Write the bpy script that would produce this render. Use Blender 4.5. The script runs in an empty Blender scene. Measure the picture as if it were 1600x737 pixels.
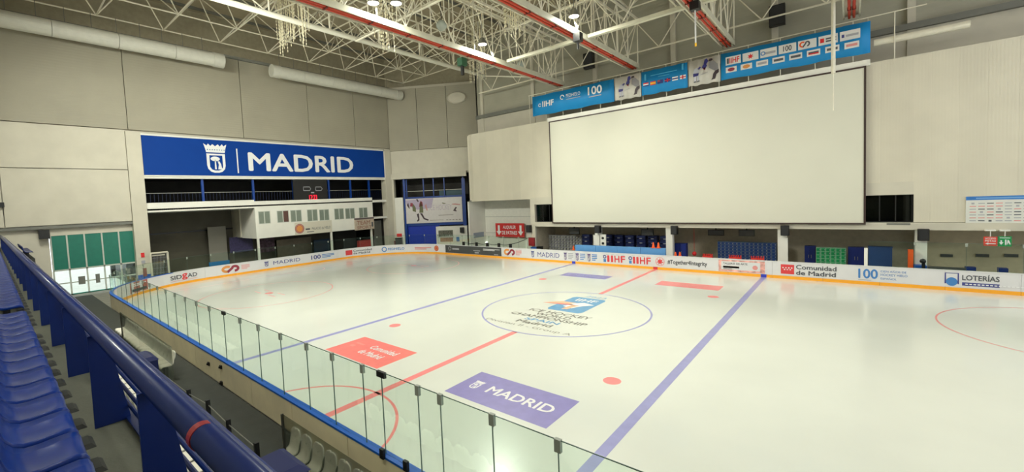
import bpy, math, random
import numpy as np
from mathutils import Vector, Matrix
random.seed(7)
D = bpy.data; SC = bpy.context.scene; COL = SC.collection

# ------------------------------------------------------------------ camera
CAM = Vector((11.987, -20.357, 6.319)); YAW, PITCH, ROLL, FOC, DX, DY = -0.712, 0.054, -0.045, 667.689, -45.04, -21.9
def _axes():
    cy, sy, cp, sp = math.cos(YAW), math.sin(YAW), math.cos(PITCH), math.sin(PITCH)
    f = Vector((sy*cp, cy*cp, -sp)); r = Vector((cy, -sy, 0)); u = r.cross(f)
    c, s = math.cos(ROLL), math.sin(ROLL)
    return c*r + s*u, -s*r + c*u, f
AR, AU, AF = _axes()
cd = D.cameras.new('camera'); cam = D.objects.new('camera', cd); COL.objects.link(cam)
m = Matrix((AR, AU, -AF)).transposed().to_4x4(); m.translation = CAM; cam.matrix_world = m
cd.sensor_fit = 'HORIZONTAL'; cd.sensor_width = 36; cd.lens = FOC*36/1600
cd.shift_x = -DX/1600; cd.shift_y = DY/1600; cd.clip_start = .05; cd.clip_end = 500
SC.camera = cam

# ------------------------------------------------------------------ world, exposure
def srgb(c):
    return tuple(((v/255)/12.92 if v/255 <= .04045 else ((v/255+.055)/1.055)**2.4) for v in c)
W = D.worlds.new('sky'); SC.world = W; W.use_nodes = True
bg = W.node_tree.nodes['Background']; bg.inputs[0].default_value = (.93, .97, 1, 1); bg.inputs[1].default_value = 1.6
SC.view_settings.view_transform = 'Standard'; SC.view_settings.look = 'None'
SC.view_settings.exposure = 0.1; SC.view_settings.gamma = 1; SC.view_settings.use_curve_mapping = False
LAMP_W = 1.0; LAMP_COL = (.98, 1, .88)
sl = D.lights.new('sun', 'SUN'); sl.energy = 9; sl.angle = .01; sl.color = (.9, .98, 1)
so = D.objects.new('sun', sl); COL.objects.link(so); so.rotation_euler = Vector((1, .25, -1.5)).to_track_quat('-Z', 'Y').to_euler()

# ------------------------------------------------------------------ pixel helpers (photo pixel -> point on a known plane)
def ray(u, v):
    return AR*((u-800-DX)/FOC) + AU*(-(v-368.5-DY)/FOC) + AF
def PY(u, v, y): d = ray(u, v); return CAM + d*((y-CAM.y)/d.y)
def PX(u, v, x): d = ray(u, v); return CAM + d*((x-CAM.x)/d.x)
def PZ(u, v, z=0): d = ray(u, v); return CAM + d*((z-CAM.z)/d.z)
def proj(p):
    d = Vector(p)-CAM; w = d.dot(AF)
    if w < .05: return None
    return 800+DX+FOC*d.dot(AR)/w, 368.5+DY-FOC*d.dot(AU)/w, w
def seen(p, mg=60):
    q = proj(p); return q is not None and -mg < q[0] < 1600+mg and -mg < q[1] < 737+mg

# ------------------------------------------------------------------ materials
MATS = {}
def mat(name, rgb, rough=.55, metal=0., noise=0., nscale=3., bump=0., bscale=30., spec=.5, emit=0., rnd=0., stripe=None, coat=0.):
    if name in MATS: return MATS[name]
    m = D.materials.new(name); m.use_nodes = True; nt = m.node_tree; N = nt.nodes; L = nt.links
    b = N['Principled BSDF']; c = (*srgb(rgb), 1)
    b.inputs['Base Color'].default_value = c; b.inputs['Roughness'].default_value = rough
    b.inputs['Metallic'].default_value = metal; b.inputs['Specular IOR Level'].default_value = spec
    b.inputs['Coat Weight'].default_value = coat; b.inputs['Coat Roughness'].default_value = .12
    tc = N.new('ShaderNodeTexCoord')
    if noise:
        t = N.new('ShaderNodeTexNoise'); t.inputs['Scale'].default_value = nscale; t.inputs['Detail'].default_value = 5
        L.new(tc.outputs['Object'], t.inputs['Vector'])
        mr = N.new('ShaderNodeMapRange'); mr.inputs[1].default_value = .3; mr.inputs[2].default_value = .7
        mr.inputs[3].default_value = 1-noise; mr.inputs[4].default_value = 1+noise
        L.new(t.outputs[0], mr.inputs[0]); val = mr.outputs[0]
    else: val = None
    if rnd:
        oi = N.new('ShaderNodeObjectInfo'); r2 = N.new('ShaderNodeMapRange'); r2.inputs[3].default_value = 1-rnd; r2.inputs[4].default_value = 1+rnd
        L.new(oi.outputs['Random'], r2.inputs[0])
        if val is None: val = r2.outputs[0]
        else:
            mm = N.new('ShaderNodeMath'); mm.operation = 'MULTIPLY'; L.new(val, mm.inputs[0]); L.new(r2.outputs[0], mm.inputs[1]); val = mm.outputs[0]
    if val is not None:
        mx = N.new('ShaderNodeVectorMath'); mx.operation = 'SCALE'; mx.inputs[0].default_value = c[:3]
        L.new(val, mx.inputs['Scale']); L.new(mx.outputs[0], b.inputs['Base Color'])
    h = None
    if stripe:
        w = N.new('ShaderNodeTexWave'); w.bands_direction = stripe[0]; w.inputs['Scale'].default_value = stripe[1]; w.inputs['Distortion'].default_value = 0
        L.new(tc.outputs['Object'], w.inputs['Vector']); h = w.outputs['Fac']; bump = stripe[2]
    elif bump:
        t2 = N.new('ShaderNodeTexNoise'); t2.inputs['Scale'].default_value = bscale; L.new(tc.outputs['Object'], t2.inputs['Vector']); h = t2.outputs[0]
    if h is not None:
        bp = N.new('ShaderNodeBump'); bp.inputs['Strength'].default_value = bump; bp.inputs['Distance'].default_value = .03
        L.new(h, bp.inputs['Height']); L.new(bp.outputs[0], b.inputs['Normal'])
    if emit:
        b.inputs['Emission Color'].default_value = c; b.inputs['Emission Strength'].default_value = emit
    MATS[name] = m; return m
def glass(name, tint, gloss=.12, rough=.03):
    if name in MATS: return MATS[name]
    m = D.materials.new(name); m.use_nodes = True; nt = m.node_tree; N = nt.nodes; L = nt.links; N.clear()
    o = N.new('ShaderNodeOutputMaterial'); t = N.new('ShaderNodeBsdfTransparent'); t.inputs[0].default_value = (*tint, 1)
    g = N.new('ShaderNodeBsdfGlossy'); g.inputs['Roughness'].default_value = rough; g.inputs[0].default_value = (.9, 1, .96, 1)
    f = N.new('ShaderNodeFresnel'); f.inputs[0].default_value = 1.45
    mu = N.new('ShaderNodeMath'); mu.operation = 'MULTIPLY'; mu.inputs[1].default_value = gloss*8; mu.use_clamp = True
    mx = N.new('ShaderNodeMixShader'); L.new(f.outputs[0], mu.inputs[0]); L.new(mu.outputs[0], mx.inputs[0])
    L.new(t.outputs[0], mx.inputs[1]); L.new(g.outputs[0], mx.inputs[2]); L.new(mx.outputs[0], o.inputs[0])
    MATS[name] = m; return m

# ------------------------------------------------------------------ mesh builder
class MB:
    def __init__(s): s.v = []; s.f = []
    def box(s, x0, y0, z0, x1, y1, z1):
        n = len(s.v); x0, x1 = sorted((x0, x1)); y0, y1 = sorted((y0, y1)); z0, z1 = sorted((z0, z1))
        s.v += [(x, y, z) for z in (z0, z1) for y in (y0, y1) for x in (x0, x1)]
        s.f += [tuple(n+i for i in q) for q in ((0, 2, 3, 1), (4, 5, 7, 6), (0, 1, 5, 4), (2, 6, 7, 3), (0, 4, 6, 2), (1, 3, 7, 5))]; return s
    def hexa(s, lo, hi):      # lo, hi: four points each, counter-clockwise seen from hi
        n = len(s.v); k = len(lo); s.v += [tuple(p) for p in lo] + [tuple(p) for p in hi]
        s.f.append(tuple(n+i for i in reversed(range(k)))); s.f.append(tuple(n+k+i for i in range(k)))
        s.f += [(n+i, n+(i+1) % k, n+k+(i+1) % k, n+k+i) for i in range(k)]; return s
    def tube(s, p0, p1, r, n=8, r1=None):
        p0 = Vector(p0); p1 = Vector(p1); d = (p1-p0).normalized(); a = d.orthogonal().normalized(); b = d.cross(a); r1 = r if r1 is None else r1
        lo = [p0+(a*math.cos(t)+b*math.sin(t))*r for t in (2*math.pi*i/n for i in range(n))]
        hi = [p1+(a*math.cos(t)+b*math.sin(t))*r1 for t in (2*math.pi*i/n for i in range(n))]
        return s.hexa(lo, hi)
    def chain(s, pts, r, n=6):
        for a, b in zip(pts, pts[1:]): s.tube(a, b, r, n)
        return s
    def lathe(s, prof, c, n=16, axis='Z'):
        c = Vector(c); b = len(s.v); k = len(prof)
        for i in range(n):
            t = 2*math.pi*i/n
            for (r, h) in prof:
                p = Vector((r*math.cos(t), r*math.sin(t), h))
                if axis == 'Y': p = Vector((p.x, -p.z, p.y))
                if axis == 'X': p = Vector((p.z, p.x, p.y))
                s.v.append(tuple(c+p))
        for i in range(n):
            j = (i+1) % n
            for q in range(k-1): s.f.append((b+i*k+q, b+j*k+q, b+j*k+q+1, b+i*k+q+1))
        s.f.append(tuple(b+i*k for i in reversed(range(n)))); s.f.append(tuple(b+i*k+k-1 for i in range(n))); return s
    def poly(s, pts): n = len(s.v); s.v += [tuple(p) for p in pts]; s.f.append(tuple(range(n, n+len(pts)))); return s
    def obox(s, c, ex, ey, ez):
        c, ex, ey, ez = map(Vector, (c, ex, ey, ez))
        return s.hexa([c-ex-ey-ez, c+ex-ey-ez, c+ex+ey-ez, c-ex+ey-ez], [c-ex-ey+ez, c+ex-ey+ez, c+ex+ey+ez, c-ex+ey+ez])
    def mesh(s, name, smooth=False):
        me = D.meshes.new(name); me.from_pydata(s.v, [], s.f); me.update()
        if smooth: me.shade_smooth()
        return me
    def build(s, name, material, parent=None, smooth=False):
        return link(name, s.mesh(name, smooth), material, parent)
def link(name, me, material, parent=None):
    if not me.materials: me.materials.append(material)
    o = D.objects.new(name, me); COL.objects.link(o)
    if parent is not None: adopt(o, parent)
    return o
ROOT = {}
def adopt(o, parent):
    o.parent = parent
    o.matrix_parent_inverse = Matrix.Translation(-Vector(ROOT.get(parent.name, (0, 0, 0))))
def thing(name, label, cat, loc=(0, 0, 0), group=None):
    o = D.objects.new(name, None); COL.objects.link(o); o.location = loc; o.empty_display_size = .2; ROOT[o.name] = tuple(loc)
    return tag(o, label, cat, group)
def tag(o, label, cat, group=None):
    o['label'] = label; o['category'] = cat
    if group: o['group'] = group
    return o
def struct(name, mb, material, label=None, smooth=False):
    o = mb.build(name, material, None, smooth); o['kind'] = 'structure'
    if label: o['label'] = label
    return o
def dup(root, loc, rz=0., label=None, scale=None):
    r = root.copy(); COL.objects.link(r); r.location = loc; r.rotation_euler = (0, 0, rz); ROOT[r.name] = ROOT.get(root.name, (0, 0, 0))
    if label: r['label'] = label
    if scale: r.scale = scale
    for ch in list(root.children):
        c = ch.copy(); COL.objects.link(c); c.parent = r
        for g in list(ch.children):
            e = g.copy(); COL.objects.link(e); e.parent = c
    return r

# ------------------------------------------------------------------ flat graphics (print and lettering) laid on a surface
TXT = {}
def text_geo(s, bold):
    k = (s, bold)
    if k not in TXT:
        cu = D.curves.new('lettering', 'FONT'); cu.body = s; cu.size = 1; cu.resolution_u = 3
        o = D.objects.new('lettering', cu); COL.objects.link(o); bpy.context.view_layer.update()
        me = o.to_mesh(); v = np.array([tuple(q.co)[:2] for q in me.vertices]); f = [tuple(p.vertices) for p in me.polygons]
        o.to_mesh_clear(); D.objects.remove(o); D.curves.remove(cu)
        
        if bold:
            n = len(v); d = .022; W_ = [(0, 0), (d, 0), (-d, 0), (0, d), (0, -d)]
            v = np.concatenate([v+np.array(w) for w in W_]); f = [tuple(i+n*q for i in p) for q in range(5) for p in f]
        v = (v-v.min(0))/(v.max(0)-v.min(0)); TXT[k] = (v, f)
    return TXT[k]
class Gfx:
    """F(a, b, h): a, b metres on the surface, h metres proud of it."""
    def __init__(s, F, parent, step=.004): s.F = F; s.p = parent; s.h = step
    def put(s, name, v, f, m, lvl, parent):
        mb = MB(); mb.v = [tuple(s.F(q[0], q[1], s.h*lvl+(q[2] if len(q) > 2 else 0))) for q in v]; mb.f = f
        return mb.build(name, m, parent or s.p)
    def text(s, t, x0, y0, x1, y1, m, lvl=2, bold=True, parent=None):
        v, f = text_geo(t, bold); return s.put('lettering', [(x0+(x1-x0)*a, y0+(y1-y0)*b, .0009*(5*i//len(v)) if bold else 0) for i, (a, b) in enumerate(v)], f, m, lvl, parent)
    def poly(s, pts, m, lvl=1, name='print', parent=None): return s.put(name, pts, [tuple(range(len(pts)))], m, lvl, parent)
    def rect(s, x0, y0, x1, y1, m, lvl=1, name='print', parent=None, n=1):
        v = []; f = []
        for i in range(n+1): a = x0+(x1-x0)*i/n; v += [(a, y0), (a, y1)]
        f = [(2*i, 2*i+2, 2*i+3, 2*i+1) for i in range(n)]
        return s.put(name, v, f, m, lvl, parent)
    def bars(s, L, m, lvl=2, name='fine_print', parent=None):
        v = []; f = []
        for (x0, y0, x1, y1) in L: n = len(v); v += [(x0, y0), (x1, y0), (x1, y1), (x0, y1)]; f.append((n, n+1, n+2, n+3))
        o = s.put(name, v, f, m, lvl, parent)
        if len(L) > 1: o['kind'] = 'stuff'
        return o
    def disc(s, cx, cy, rx, ry, m, lvl=1, name='emblem', parent=None, n=24):
        return s.poly([(cx+rx*math.cos(2*math.pi*i/n), cy+ry*math.sin(2*math.pi*i/n)) for i in range(n)], m, lvl, name, parent)
    def arc(s, cx, cy, r, w, a0, a1, m, lvl=1, name='emblem', parent=None, n=32, ry=1.):
        v = []; f = []
        for i in range(n+1):
            t = math.radians(a0+(a1-a0)*i/n)
            for q in (r-w/2, r+w/2): v.append((cx+q*math.cos(t), cy+q*ry*math.sin(t)))
        f = [(2*i, 2*i+1, 2*i+3, 2*i+2) for i in range(n)]
        return s.put(name, v, f, m, lvl, parent)
    def stroke(s, pts, w, m, lvl=2, name='emblem', parent=None):
        v = []; f = []
        for i, p in enumerate(pts):
            q = Vector(pts[min(i+1, len(pts)-1)])-Vector(pts[max(i-1, 0)]); q = Vector((-q.y, q.x)).normalized()*w/2
            v += [(p[0]+q.x, p[1]+q.y), (p[0]-q.x, p[1]-q.y)]
        f = [(2*i+1, 2*i+3, 2*i+2, 2*i) for i in range(len(pts)-1)]
        return s.put(name, v, f, m, lvl, parent)
    # emblems seen on several things -------------------------------------------------
    def crest(s, x0, y0, x1, y1, m, back, lvl=2, parent=None):
        w, h = x1-x0, y1-y0; T = lambda L: [(x0+w*a, y0+h*b) for a, b in L]
        sh = [(.1, .66), (.1, .25), (.14, .13), (.25, .04), (.4, 0), (.6, 0), (.75, .04), (.86, .13), (.9, .25), (.9, .66)]
        s.poly(T(sh), m, lvl, 'crest_shield', parent)
        s.poly(T([(.22, .6), (.22, .2), (.3, .11), (.42, .08), (.58, .08), (.7, .11), (.78, .2), (.78, .6)]), back, lvl+1, 'crest_field', parent)
        s.poly(T([(.1, .7), (.9, .7), (.94, .84), (1, 1), (.86, .93), (.8, 1), (.7, .92), (.62, .99), (.5, .92), (.38, .99), (.3, .92), (.2, 1), (.14, .93), (0, 1), (.06, .84)]), m, lvl, 'crest_crown', parent)
        s.disc(x0+w*.46, y0+h*.48, w*.2, h*.08, m, lvl+2, 'crest_tree', parent)
        s.poly(T([(.42, .12), (.5, .12), (.48, .45), (.44, .45)]), m, lvl+2, 'crest_trunk', parent)
        s.poly(T([(.56, .12), (.74, .12), (.7, .3), (.64, .4), (.56, .4), (.6, .28)]), m, lvl+2, 'crest_bear', parent)
        s.bars([(x0+w*(.14+.72*i/7), y0+h*.78, x0+w*(.18+.72*i/7), y0+h*.81) for i in range(8)], back, lvl+1, 'crest_jewels', parent)
    def swirl(s, x0, y0, x1, y1, ma, mb, lvl=2, parent=None):
        w, h = x1-x0, y1-y0; cw = w*.16
        P1 = [(x0+w*.3+w*.26*math.cos(math.radians(t)), y0+h*.55+h*.36*math.sin(math.radians(t))) for t in range(50, 290, 15)]
        s.stroke(P1, cw, ma, lvl, 'emblem', parent)
        P2 = [(x0+w*(.3+.06*i), y0+h*(.1+.12*i*.9)) for i in range(6)] + [(x0+w*.76+w*.2*math.cos(math.radians(t)), y0+h*.55+h*.34*math.sin(math.radians(t))) for t in range(130, -110, -15)]
        s.stroke(P2, cw, mb, lvl, 'emblem', parent)
    def leaf(s, cx, cy, r, m, lvl=2, parent=None):
        L = []
        for i in range(7):
            a = math.radians(-90+360/7*(i+.5)); L.append((cx+r*math.cos(a), cy+r*math.sin(a)))
            a = math.radians(-90+360/7*(i+1)); L.append((cx+.45*r*math.cos(a), cy+.45*r*math.sin(a)))
        s.poly(L, m, lvl, 'emblem', parent)
def FY(y, n=-1): return lambda a, b, h: Vector((a, y+n*h, b))
def FX(x, n=1): return lambda a, b, h: Vector((x+n*h, a, b))
def FZ(z): return lambda a, b, h: Vector((a, b, z+h))

# palette ------------------------------------------------------------------------
white = mat('white_paint', (236, 234, 224), .5, noise=.04, nscale=.8)
cream = mat('cream_cladding', (212, 205, 186), .6, noise=.04, nscale=.5, rnd=.035, stripe=('X', 2.2, .1))
wallp = mat('beige_panel', (166, 160, 142), .65, noise=.05, nscale=.35, rnd=.015, stripe=('Z', 1.4, .15))
wallc = mat('concrete_panel', (206, 200, 183), .7, noise=.05, nscale=.8)
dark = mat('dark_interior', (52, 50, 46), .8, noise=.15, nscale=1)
grey = mat('grey_paint', (120, 120, 112), .6, noise=.05)
concrete = mat('concrete', (132, 130, 118), .8, noise=.12, nscale=2, bump=.15)
standfloor = mat('stand_concrete', (96, 98, 86), .8, noise=.12, nscale=2, bump=.1)
darkfloor = mat('dark_rubber_floor', (50, 53, 47), .7, noise=.15, nscale=3, bump=.2)
blue = mat('blue_paint', (0, 58, 142), .38, noise=.05)
deepblue = mat('railing_blue', (0, 38, 112), .36, noise=.06, coat=.2)
seatblue = mat('glossy_blue_plastic', (0, 50, 142), .3, noise=.05, rnd=.06, coat=.12, spec=.35)
capblue = mat('cap_rail_blue', (20, 92, 190), .4, noise=.05)
seatwhite = mat('white_plastic', (236, 232, 218), .4, noise=.05, rnd=.05)
black = mat('black_plastic', (13, 13, 14), .45)
steel = mat('galvanised_steel', (150, 150, 142), .4, metal=.6, noise=.06)
strutm = mat('cream_steel', (232, 226, 206), .5, noise=.06)
redp = mat('red_pipe', (198, 66, 40), .45, noise=.06)
red = mat('red_print', (226, 40, 44), .5)
orange = mat('orange_plastic', (250, 96, 30), .45)
green = mat('green_paint', (20, 130, 76), .45, noise=.05)
# ================================================================== SETTING
# ---- rink outline (inner face of the boards), clockwise seen from above
XL, XR, YN, YF, RC = -33.3, 31.0, -15.25, 14.6, 8.6
def make_path():
    P = []
    def arc(cx, cy, a0, a1, n=24):
        for i in range(n+1):
            t = math.radians(a0+(a1-a0)*i/n); P.append((cx+RC*math.cos(t), cy+RC*math.sin(t)))
    arc(XR-RC, YN+RC, 0, -90); arc(XL+RC, YN+RC, 270, 180); arc(XL+RC, YF-RC, 180, 90); arc(XR-RC, YF-RC, 90, 0)
    P.append(P[0]); return np.array(P)
PATH = make_path(); SEG = np.hypot(*np.diff(PATH, axis=0).T); ARCL = np.concatenate([[0], np.cumsum(SEG)]); TOT = ARCL[-1]
def at_s(s):
    s = s % TOT; i = min(int(np.searchsorted(ARCL, s, 'right'))-1, len(SEG)-1)
    while SEG[i] < 1e-9: i -= 1
    t = (PATH[i+1]-PATH[i])/SEG[i]; p = PATH[i]+t*(s-ARCL[i]); return Vector((p[0], p[1])), Vector((t[1], -t[0]))
def FB(a, b, h): p, n = at_s(a); return Vector((p.x+n.x*h, p.y+n.y*h, b))
_S = np.linspace(TOT*.37, TOT*.87, 6000); _U = []
for s in _S: q = proj(FB(s, .65, 0)); _U.append(q[0] if q else -9999)
_U = np.array(_U)
def S(u): return float(_S[np.argmin(np.abs(_U-u))])      # photo column on the far and end boards -> length along the boards

# ---- floor and ice
struct('floor', MB().box(-60, -24, -.3, 36, 30, -.02), concrete)
icem = mat('ice', (229, 232, 222), .24, noise=.025, nscale=.35, bump=.015, bscale=3, spec=.6, coat=.5)
ice = struct('ice_sheet', MB().hexa([(x, y, -.018) for x, y in PATH[:-1][::-1]], [(x, y, 0) for x, y in PATH[:-1][::-1]]), icem, 'white ice sheet with painted lines and adverts')
lred = mat('ice_red', (248, 142, 140), .35, noise=.04, coat=.3); lpink = mat('ice_pink', (247, 150, 140), .35, noise=.04, coat=.3)
lblue = mat('ice_blue', (158, 158, 208), .35, noise=.05, coat=.3); ladred = mat('ice_advert_red', (247, 130, 122), .35, noise=.04, coat=.3)
ladblue = mat('ice_advert_blue', (142, 134, 194), .35, noise=.06, coat=.3); lwhite = mat('ice_print_white', (240, 238, 238), .35, coat=.3)
lgrey = mat('ice_print_grey', (118, 116, 108), .35, coat=.3); lcyan = mat('ice_print_blue', (92, 158, 204), .35, noise=.05, coat=.3)
lpale = mat('ice_print_red', (236, 148, 144), .35, coat=.3); lyel = mat('ice_print_orange', (246, 190, 150), .35, coat=.3)
G = Gfx(FZ(0), ice, .0015)
G.rect(-.15, YN, .15, -4.5, lred, 1, 'centre_line'); G.rect(-.15, 4.5, .15, YF, lred, 1, 'centre_line')
G.rect(-7.53, YN, -7.23, YF, lblue, 1, 'blue_line'); G.rect(7.23, YN, 7.53, YF, lblue, 1, 'blue_line')
G.arc(0, 0, 4.5, .1, 0, 360, lblue, 1, 'centre_circle', n=96); G.arc(0, YN, 3.0, .09, 0, 180, lred, 1, 'referee_crease', n=48)
for x in (-5.88, 5.88):
    for y in (-7, 7): G.disc(x, y, .3, .3, lred, 1, 'faceoff_spot')
for x in (-21, 19.4):
    for y in (-7, 7):
        G.arc(x, y, 4.5, .07, 0, 360, lpale, 1, 'faceoff_circle', n=80); G.disc(x, y, .3, .3, lred, 1, 'faceoff_spot')
        G.bars([(x+sx*.6, y+sy*.35, x+sx*1.8, y+sy*.35+.07) for sx in (-1, 1) for sy in (-1, 1)], lred, 1, 'faceoff_marks')
for x in (-29.3, 27): G.rect(x-.03, -12.5, x+.03, 12, lpale, 1, 'goal_line'); G.arc(x, 0, 1.8, .06, -90 if x < 0 else 90, 90 if x < 0 else 270, lpale, 1, 'goal_crease')
a = G.rect(-5.62, -11.02, -1.8, -8.98, ladred, 1, 'ice_advert')
G.text('Comunidad', -4.1, -9.82, -2.35, -9.42, lwhite, 2, True, a); G.text('de Madrid', -4.1, -10.42, -2.6, -10.02, lwhite, 2, True, a)
G.bars([(-5.2, -10.1, -4.9, -9.9), (-5.2, -9.75, -4.6, -9.62)], lpink, 2, 'fine_print', a)
a = G.rect(1.73, -10.84, 5.7, -8.93, ladblue, 1, 'ice_advert')
G.text('MADRID', 2.85, -10.12, 5.35, -9.62, lwhite, 2, True, a); G.crest(2.1, -10.15, 2.5, -9.55, lwhite, ladblue, 2, a)
a = G.rect(-5.55, 8.9, -1.71, 10.3, ladblue, 1, 'ice_advert'); G.text('MADRID', -4.6, 9.3, -2.1, 9.85, lblue, 2, True, a); G.crest(-5.25, 9.25, -4.85, 9.9, lblue, ladblue, 2, a)
a = G.rect(1.9, 8.8, 5.78, 10.28, lred, 1, 'ice_advert'); G.text('Comunidad', 3.3, 9.6, 5.2, 9.95, lpink, 2, True, a); G.text('de Madrid', 3.3, 9.15, 5, 9.5, lpink, 2, True, a)
# centre-ice championship mark
lg = G.poly([(-1.05, .05), (-.9, -.2), (.95, -.2), (1.1, .05), (1.1, 2.9), (.95, 3.15), (-.9, 3.15), (-1.05, 2.9)], lcyan, 1, 'centre_logo')
G.text('IIHF', -.55, 2.2, .75, 2.8, lwhite, 2, True, lg); G.text('2023', -.45, 3.35, .85, 3.75, lcyan, 2, False, lg)
G.poly([(-1.95, .95), (-.6, 1.35), (.2, 1.3), (-.2, 1.75), (-1.1, 1.75)], lyel, 2, 'logo_ribbon', lg); G.poly([(-1.95, .9), (-.8, 1.05), (.1, 1.25), (-.6, 1.4)], ladred, 3, 'logo_ribbon', lg)
G.poly([(-.5, .75), (.15, .55), (.45, 1.2), (.95, 1.75), (.2, 2.0), (-.25, 1.6)], lwhite, 3, 'logo_figure', lg); G.poly([(-.3, .2), (.05, .25), (.25, 1.3), (-.15, 1.2)], lyel, 4, 'logo_figure', lg)
for t, x0, x1, y0, y1, mm in (('ICE HOCKEY', -1.7, 2.0, -.98, -.5, lgrey), ('WORLD', -.95, 1.15, -1.52, -1.08, lgrey), ('CHAMPIONSHIP', -2.2, 2.3, -2.05, -1.6, lgrey),
                              ('SPAIN', -.9, 1.1, -2.55, -2.17, lcyan), ('Madrid', -1.05, 1.0, -3.1, -2.68, lgrey), ('Division II - Group A', -2.6, 2.4, -3.75, -3.35, lgrey)):
    G.text(t, x0, y0, x1, y1, mm, 1, t != 'Division II - Group A', lg)

# ---- boards
boardw = mat('board_plastic', (222, 221, 222), .35, noise=.02, nscale=1.5, coat=.2); boardo = mat('board_back', (238, 224, 188), .55, noise=.08, nscale=1.2)
kick = mat('kick_plate_yellow', (250, 172, 44), .4); bline = mat('board_stripe_blue', (60, 70, 190), .4); rline = mat('board_stripe_red', (210, 60, 60), .4)
boards = thing('rink_boards', 'white dasher boards with adverts, yellow kick plate and cap rail around the ice', 'boards', (0, YF, 0))
BH = 1.16
NB = 64; SB = TOT/NB
def strip(s0, s1, z0, z1, h0, h1, n=3, gap=.006):
    mb = MB(); s0 += gap; s1 -= gap
    for i in range(n):
        a, b = s0+(s1-s0)*i/n, s0+(s1-s0)*(i+1)/n
        mb.hexa([FB(a, z0, h1), FB(a, z0, h0), FB(b, z0, h0), FB(b, z0, h1)], [FB(a, z1, h1), FB(a, z1, h0), FB(b, z1, h0), FB(b, z1, h1)])
    return mb
for i in range(NB):
    s0, s1 = i*SB, (i+1)*SB
    pn = strip(s0, s1, 0, BH-.05, -.06, 0).build('board_panel', boardw, boards)
    strip(s0, s1, .0, .2, 0, .012).build('kick_plate', kick, pn)
    near = at_s((s0+s1)/2)[0].y < -9
    strip(s0, s1, BH-.05, BH, -.16, .02, gap=0).build('cap_rail', capblue if near else boardw, pn)
    if near: strip(s0, s1, .25, BH-.05, -.15, -.1, gap=.012).build('back_panel', boardo, pn)
for x, mm in ((-7.38, bline), (0, rline), (7.38, bline)):
    Gfx(FY(YF), boards, .014).rect(x-.17, .0, x+.17, .21, mm, 1, 'line_mark')
# adverts printed on the boards
navy = mat('print_navy', (70, 74, 140), .4); ink = mat('print_grey', (84, 86, 92), .4); pblue = mat('print_blue', (70, 130, 196), .4); pred = mat('print_red', (222, 66, 70), .4)
pale = mat('print_pale_grey', (172, 172, 178), .4); pinkp = mat('print_pale_red', (226, 150, 146), .4); char = mat('print_charcoal', (74, 76, 76), .4, noise=.05); gold = mat('print_orange', (226, 150, 80), .4); deepred = mat('print_dark_red', (150, 50, 66), .4); pw = mat('print_white', (236, 236, 236), .4)
GB = Gfx(FB, boards, .01)
def advert(u0, u1, base=boardw, z0=.24, z1=1.08):
    s0, s1 = S(u0), S(u1); return s0, s1, GB.rect(s0, z0, s1, z1, base, 1, 'advert', n=60)
def lines(u0, u1, z0, z1, k, m, p):
    s0, s1 = S(u0), S(u1); h = (z1-z0)/(2*k-1); GB.bars([(s0, z0+2*h*i, s0+(s1-s0)*(1 if i else .7), z0+h*(2*i+1)) for i in range(k)], m, 2, 'fine_print', p)
def T(t, u0, u1, z0, z1, m, p, b=True): GB.text(t, S(u0), z0, S(u1), z1, m, 2, b, p)
_, _, a = advert(203, 232, mat('print_photo_red', (180, 104, 92), .4, noise=.3, nscale=6)); lines(207, 228, .75, .95, 2, pw, a); GB.bars([(S(206), .34, S(229), .55)], char, 2, 'print', a)
_, _, a = advert(262, 312); T('SID', 266, 284, .5, .86, ink, a); T('g', 284, 293, .36, .92, pred, a); T('AD', 293, 308, .5, .86, ink, a); GB.bars([(S(266), .36, S(308), .39)], pinkp, 2, 'fine_print', a)
_, _, a = advert(343, 393); GB.swirl(S(347), .34, S(373), .98, gold, deepred, 2, a); lines(377, 390, .5, .92, 4, pinkp, a)
_, _, a = advert(409, 474); GB.crest(S(413), .42, S(420), .94, navy, boardw, 2, a); T('MADRID', 427, 469, .5, .86, navy, a, False)
_, _, a = advert(482, 526); T('100', 486, 501, .44, .92, navy, a); lines(503, 522, .5, .88, 3, pblue, a)
_, _, a = advert(536, 586); GB.rect(S(540), .38, S(550.5), .95, pred, 2, 'print', a); T('Comunidad', 552, 581, .7, .95, ink, a); T('de Madrid', 552, 578, .38, .63, ink, a)
_, _, a = advert(592, 636); T('FEDHIELO', 606, 632, .52, .82, pblue, a); GB.arc((S(597)+S(604))/2, .67, .26, .1, 0, 360, pblue, 2, 'emblem', a)
_, _, a = advert(642, 690); lines(648, 674, .5, .78, 2, pinkp, a); GB.disc((S(677)+S(687))/2, .66, .34, .34, mat('print_rust', (206, 96, 78), .4), 2, 'emblem', a); GB.arc((S(677)+S(687))/2, .66, .2, .07, 0, 360, gold, 3, 'emblem', a)
_, _, a = advert(696, 783.5, char, .22, 1.1); GB.arc(S(703), .72, .2, .06, 0, 360, pale, 2, 'emblem', a); lines(707, 722, .62, .8, 1, pale, a); lines(755, 781, .72, .9, 2, pw, a); GB.bars([(S(745)-.3, .35, S(745)+.3, .5), (S(745)-.5, .6, S(745)+.5, .68)], pale, 2, 'fine_print', a); lines(772, 781, .3, .38, 1, pale, a)
_, _, a = advert(785, 818); GB.swirl(S(788), .34, S(804), 1.0, gold, deepred, 2, a); lines(806, 815, .45, .98, 5, pinkp, a)
_, _, a = advert(826, 878); GB.crest(S(830), .34, S(835), .98, navy, boardw, 2, a); T('MADRID', 840, 874, .42, .88, navy, a, False)
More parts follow.
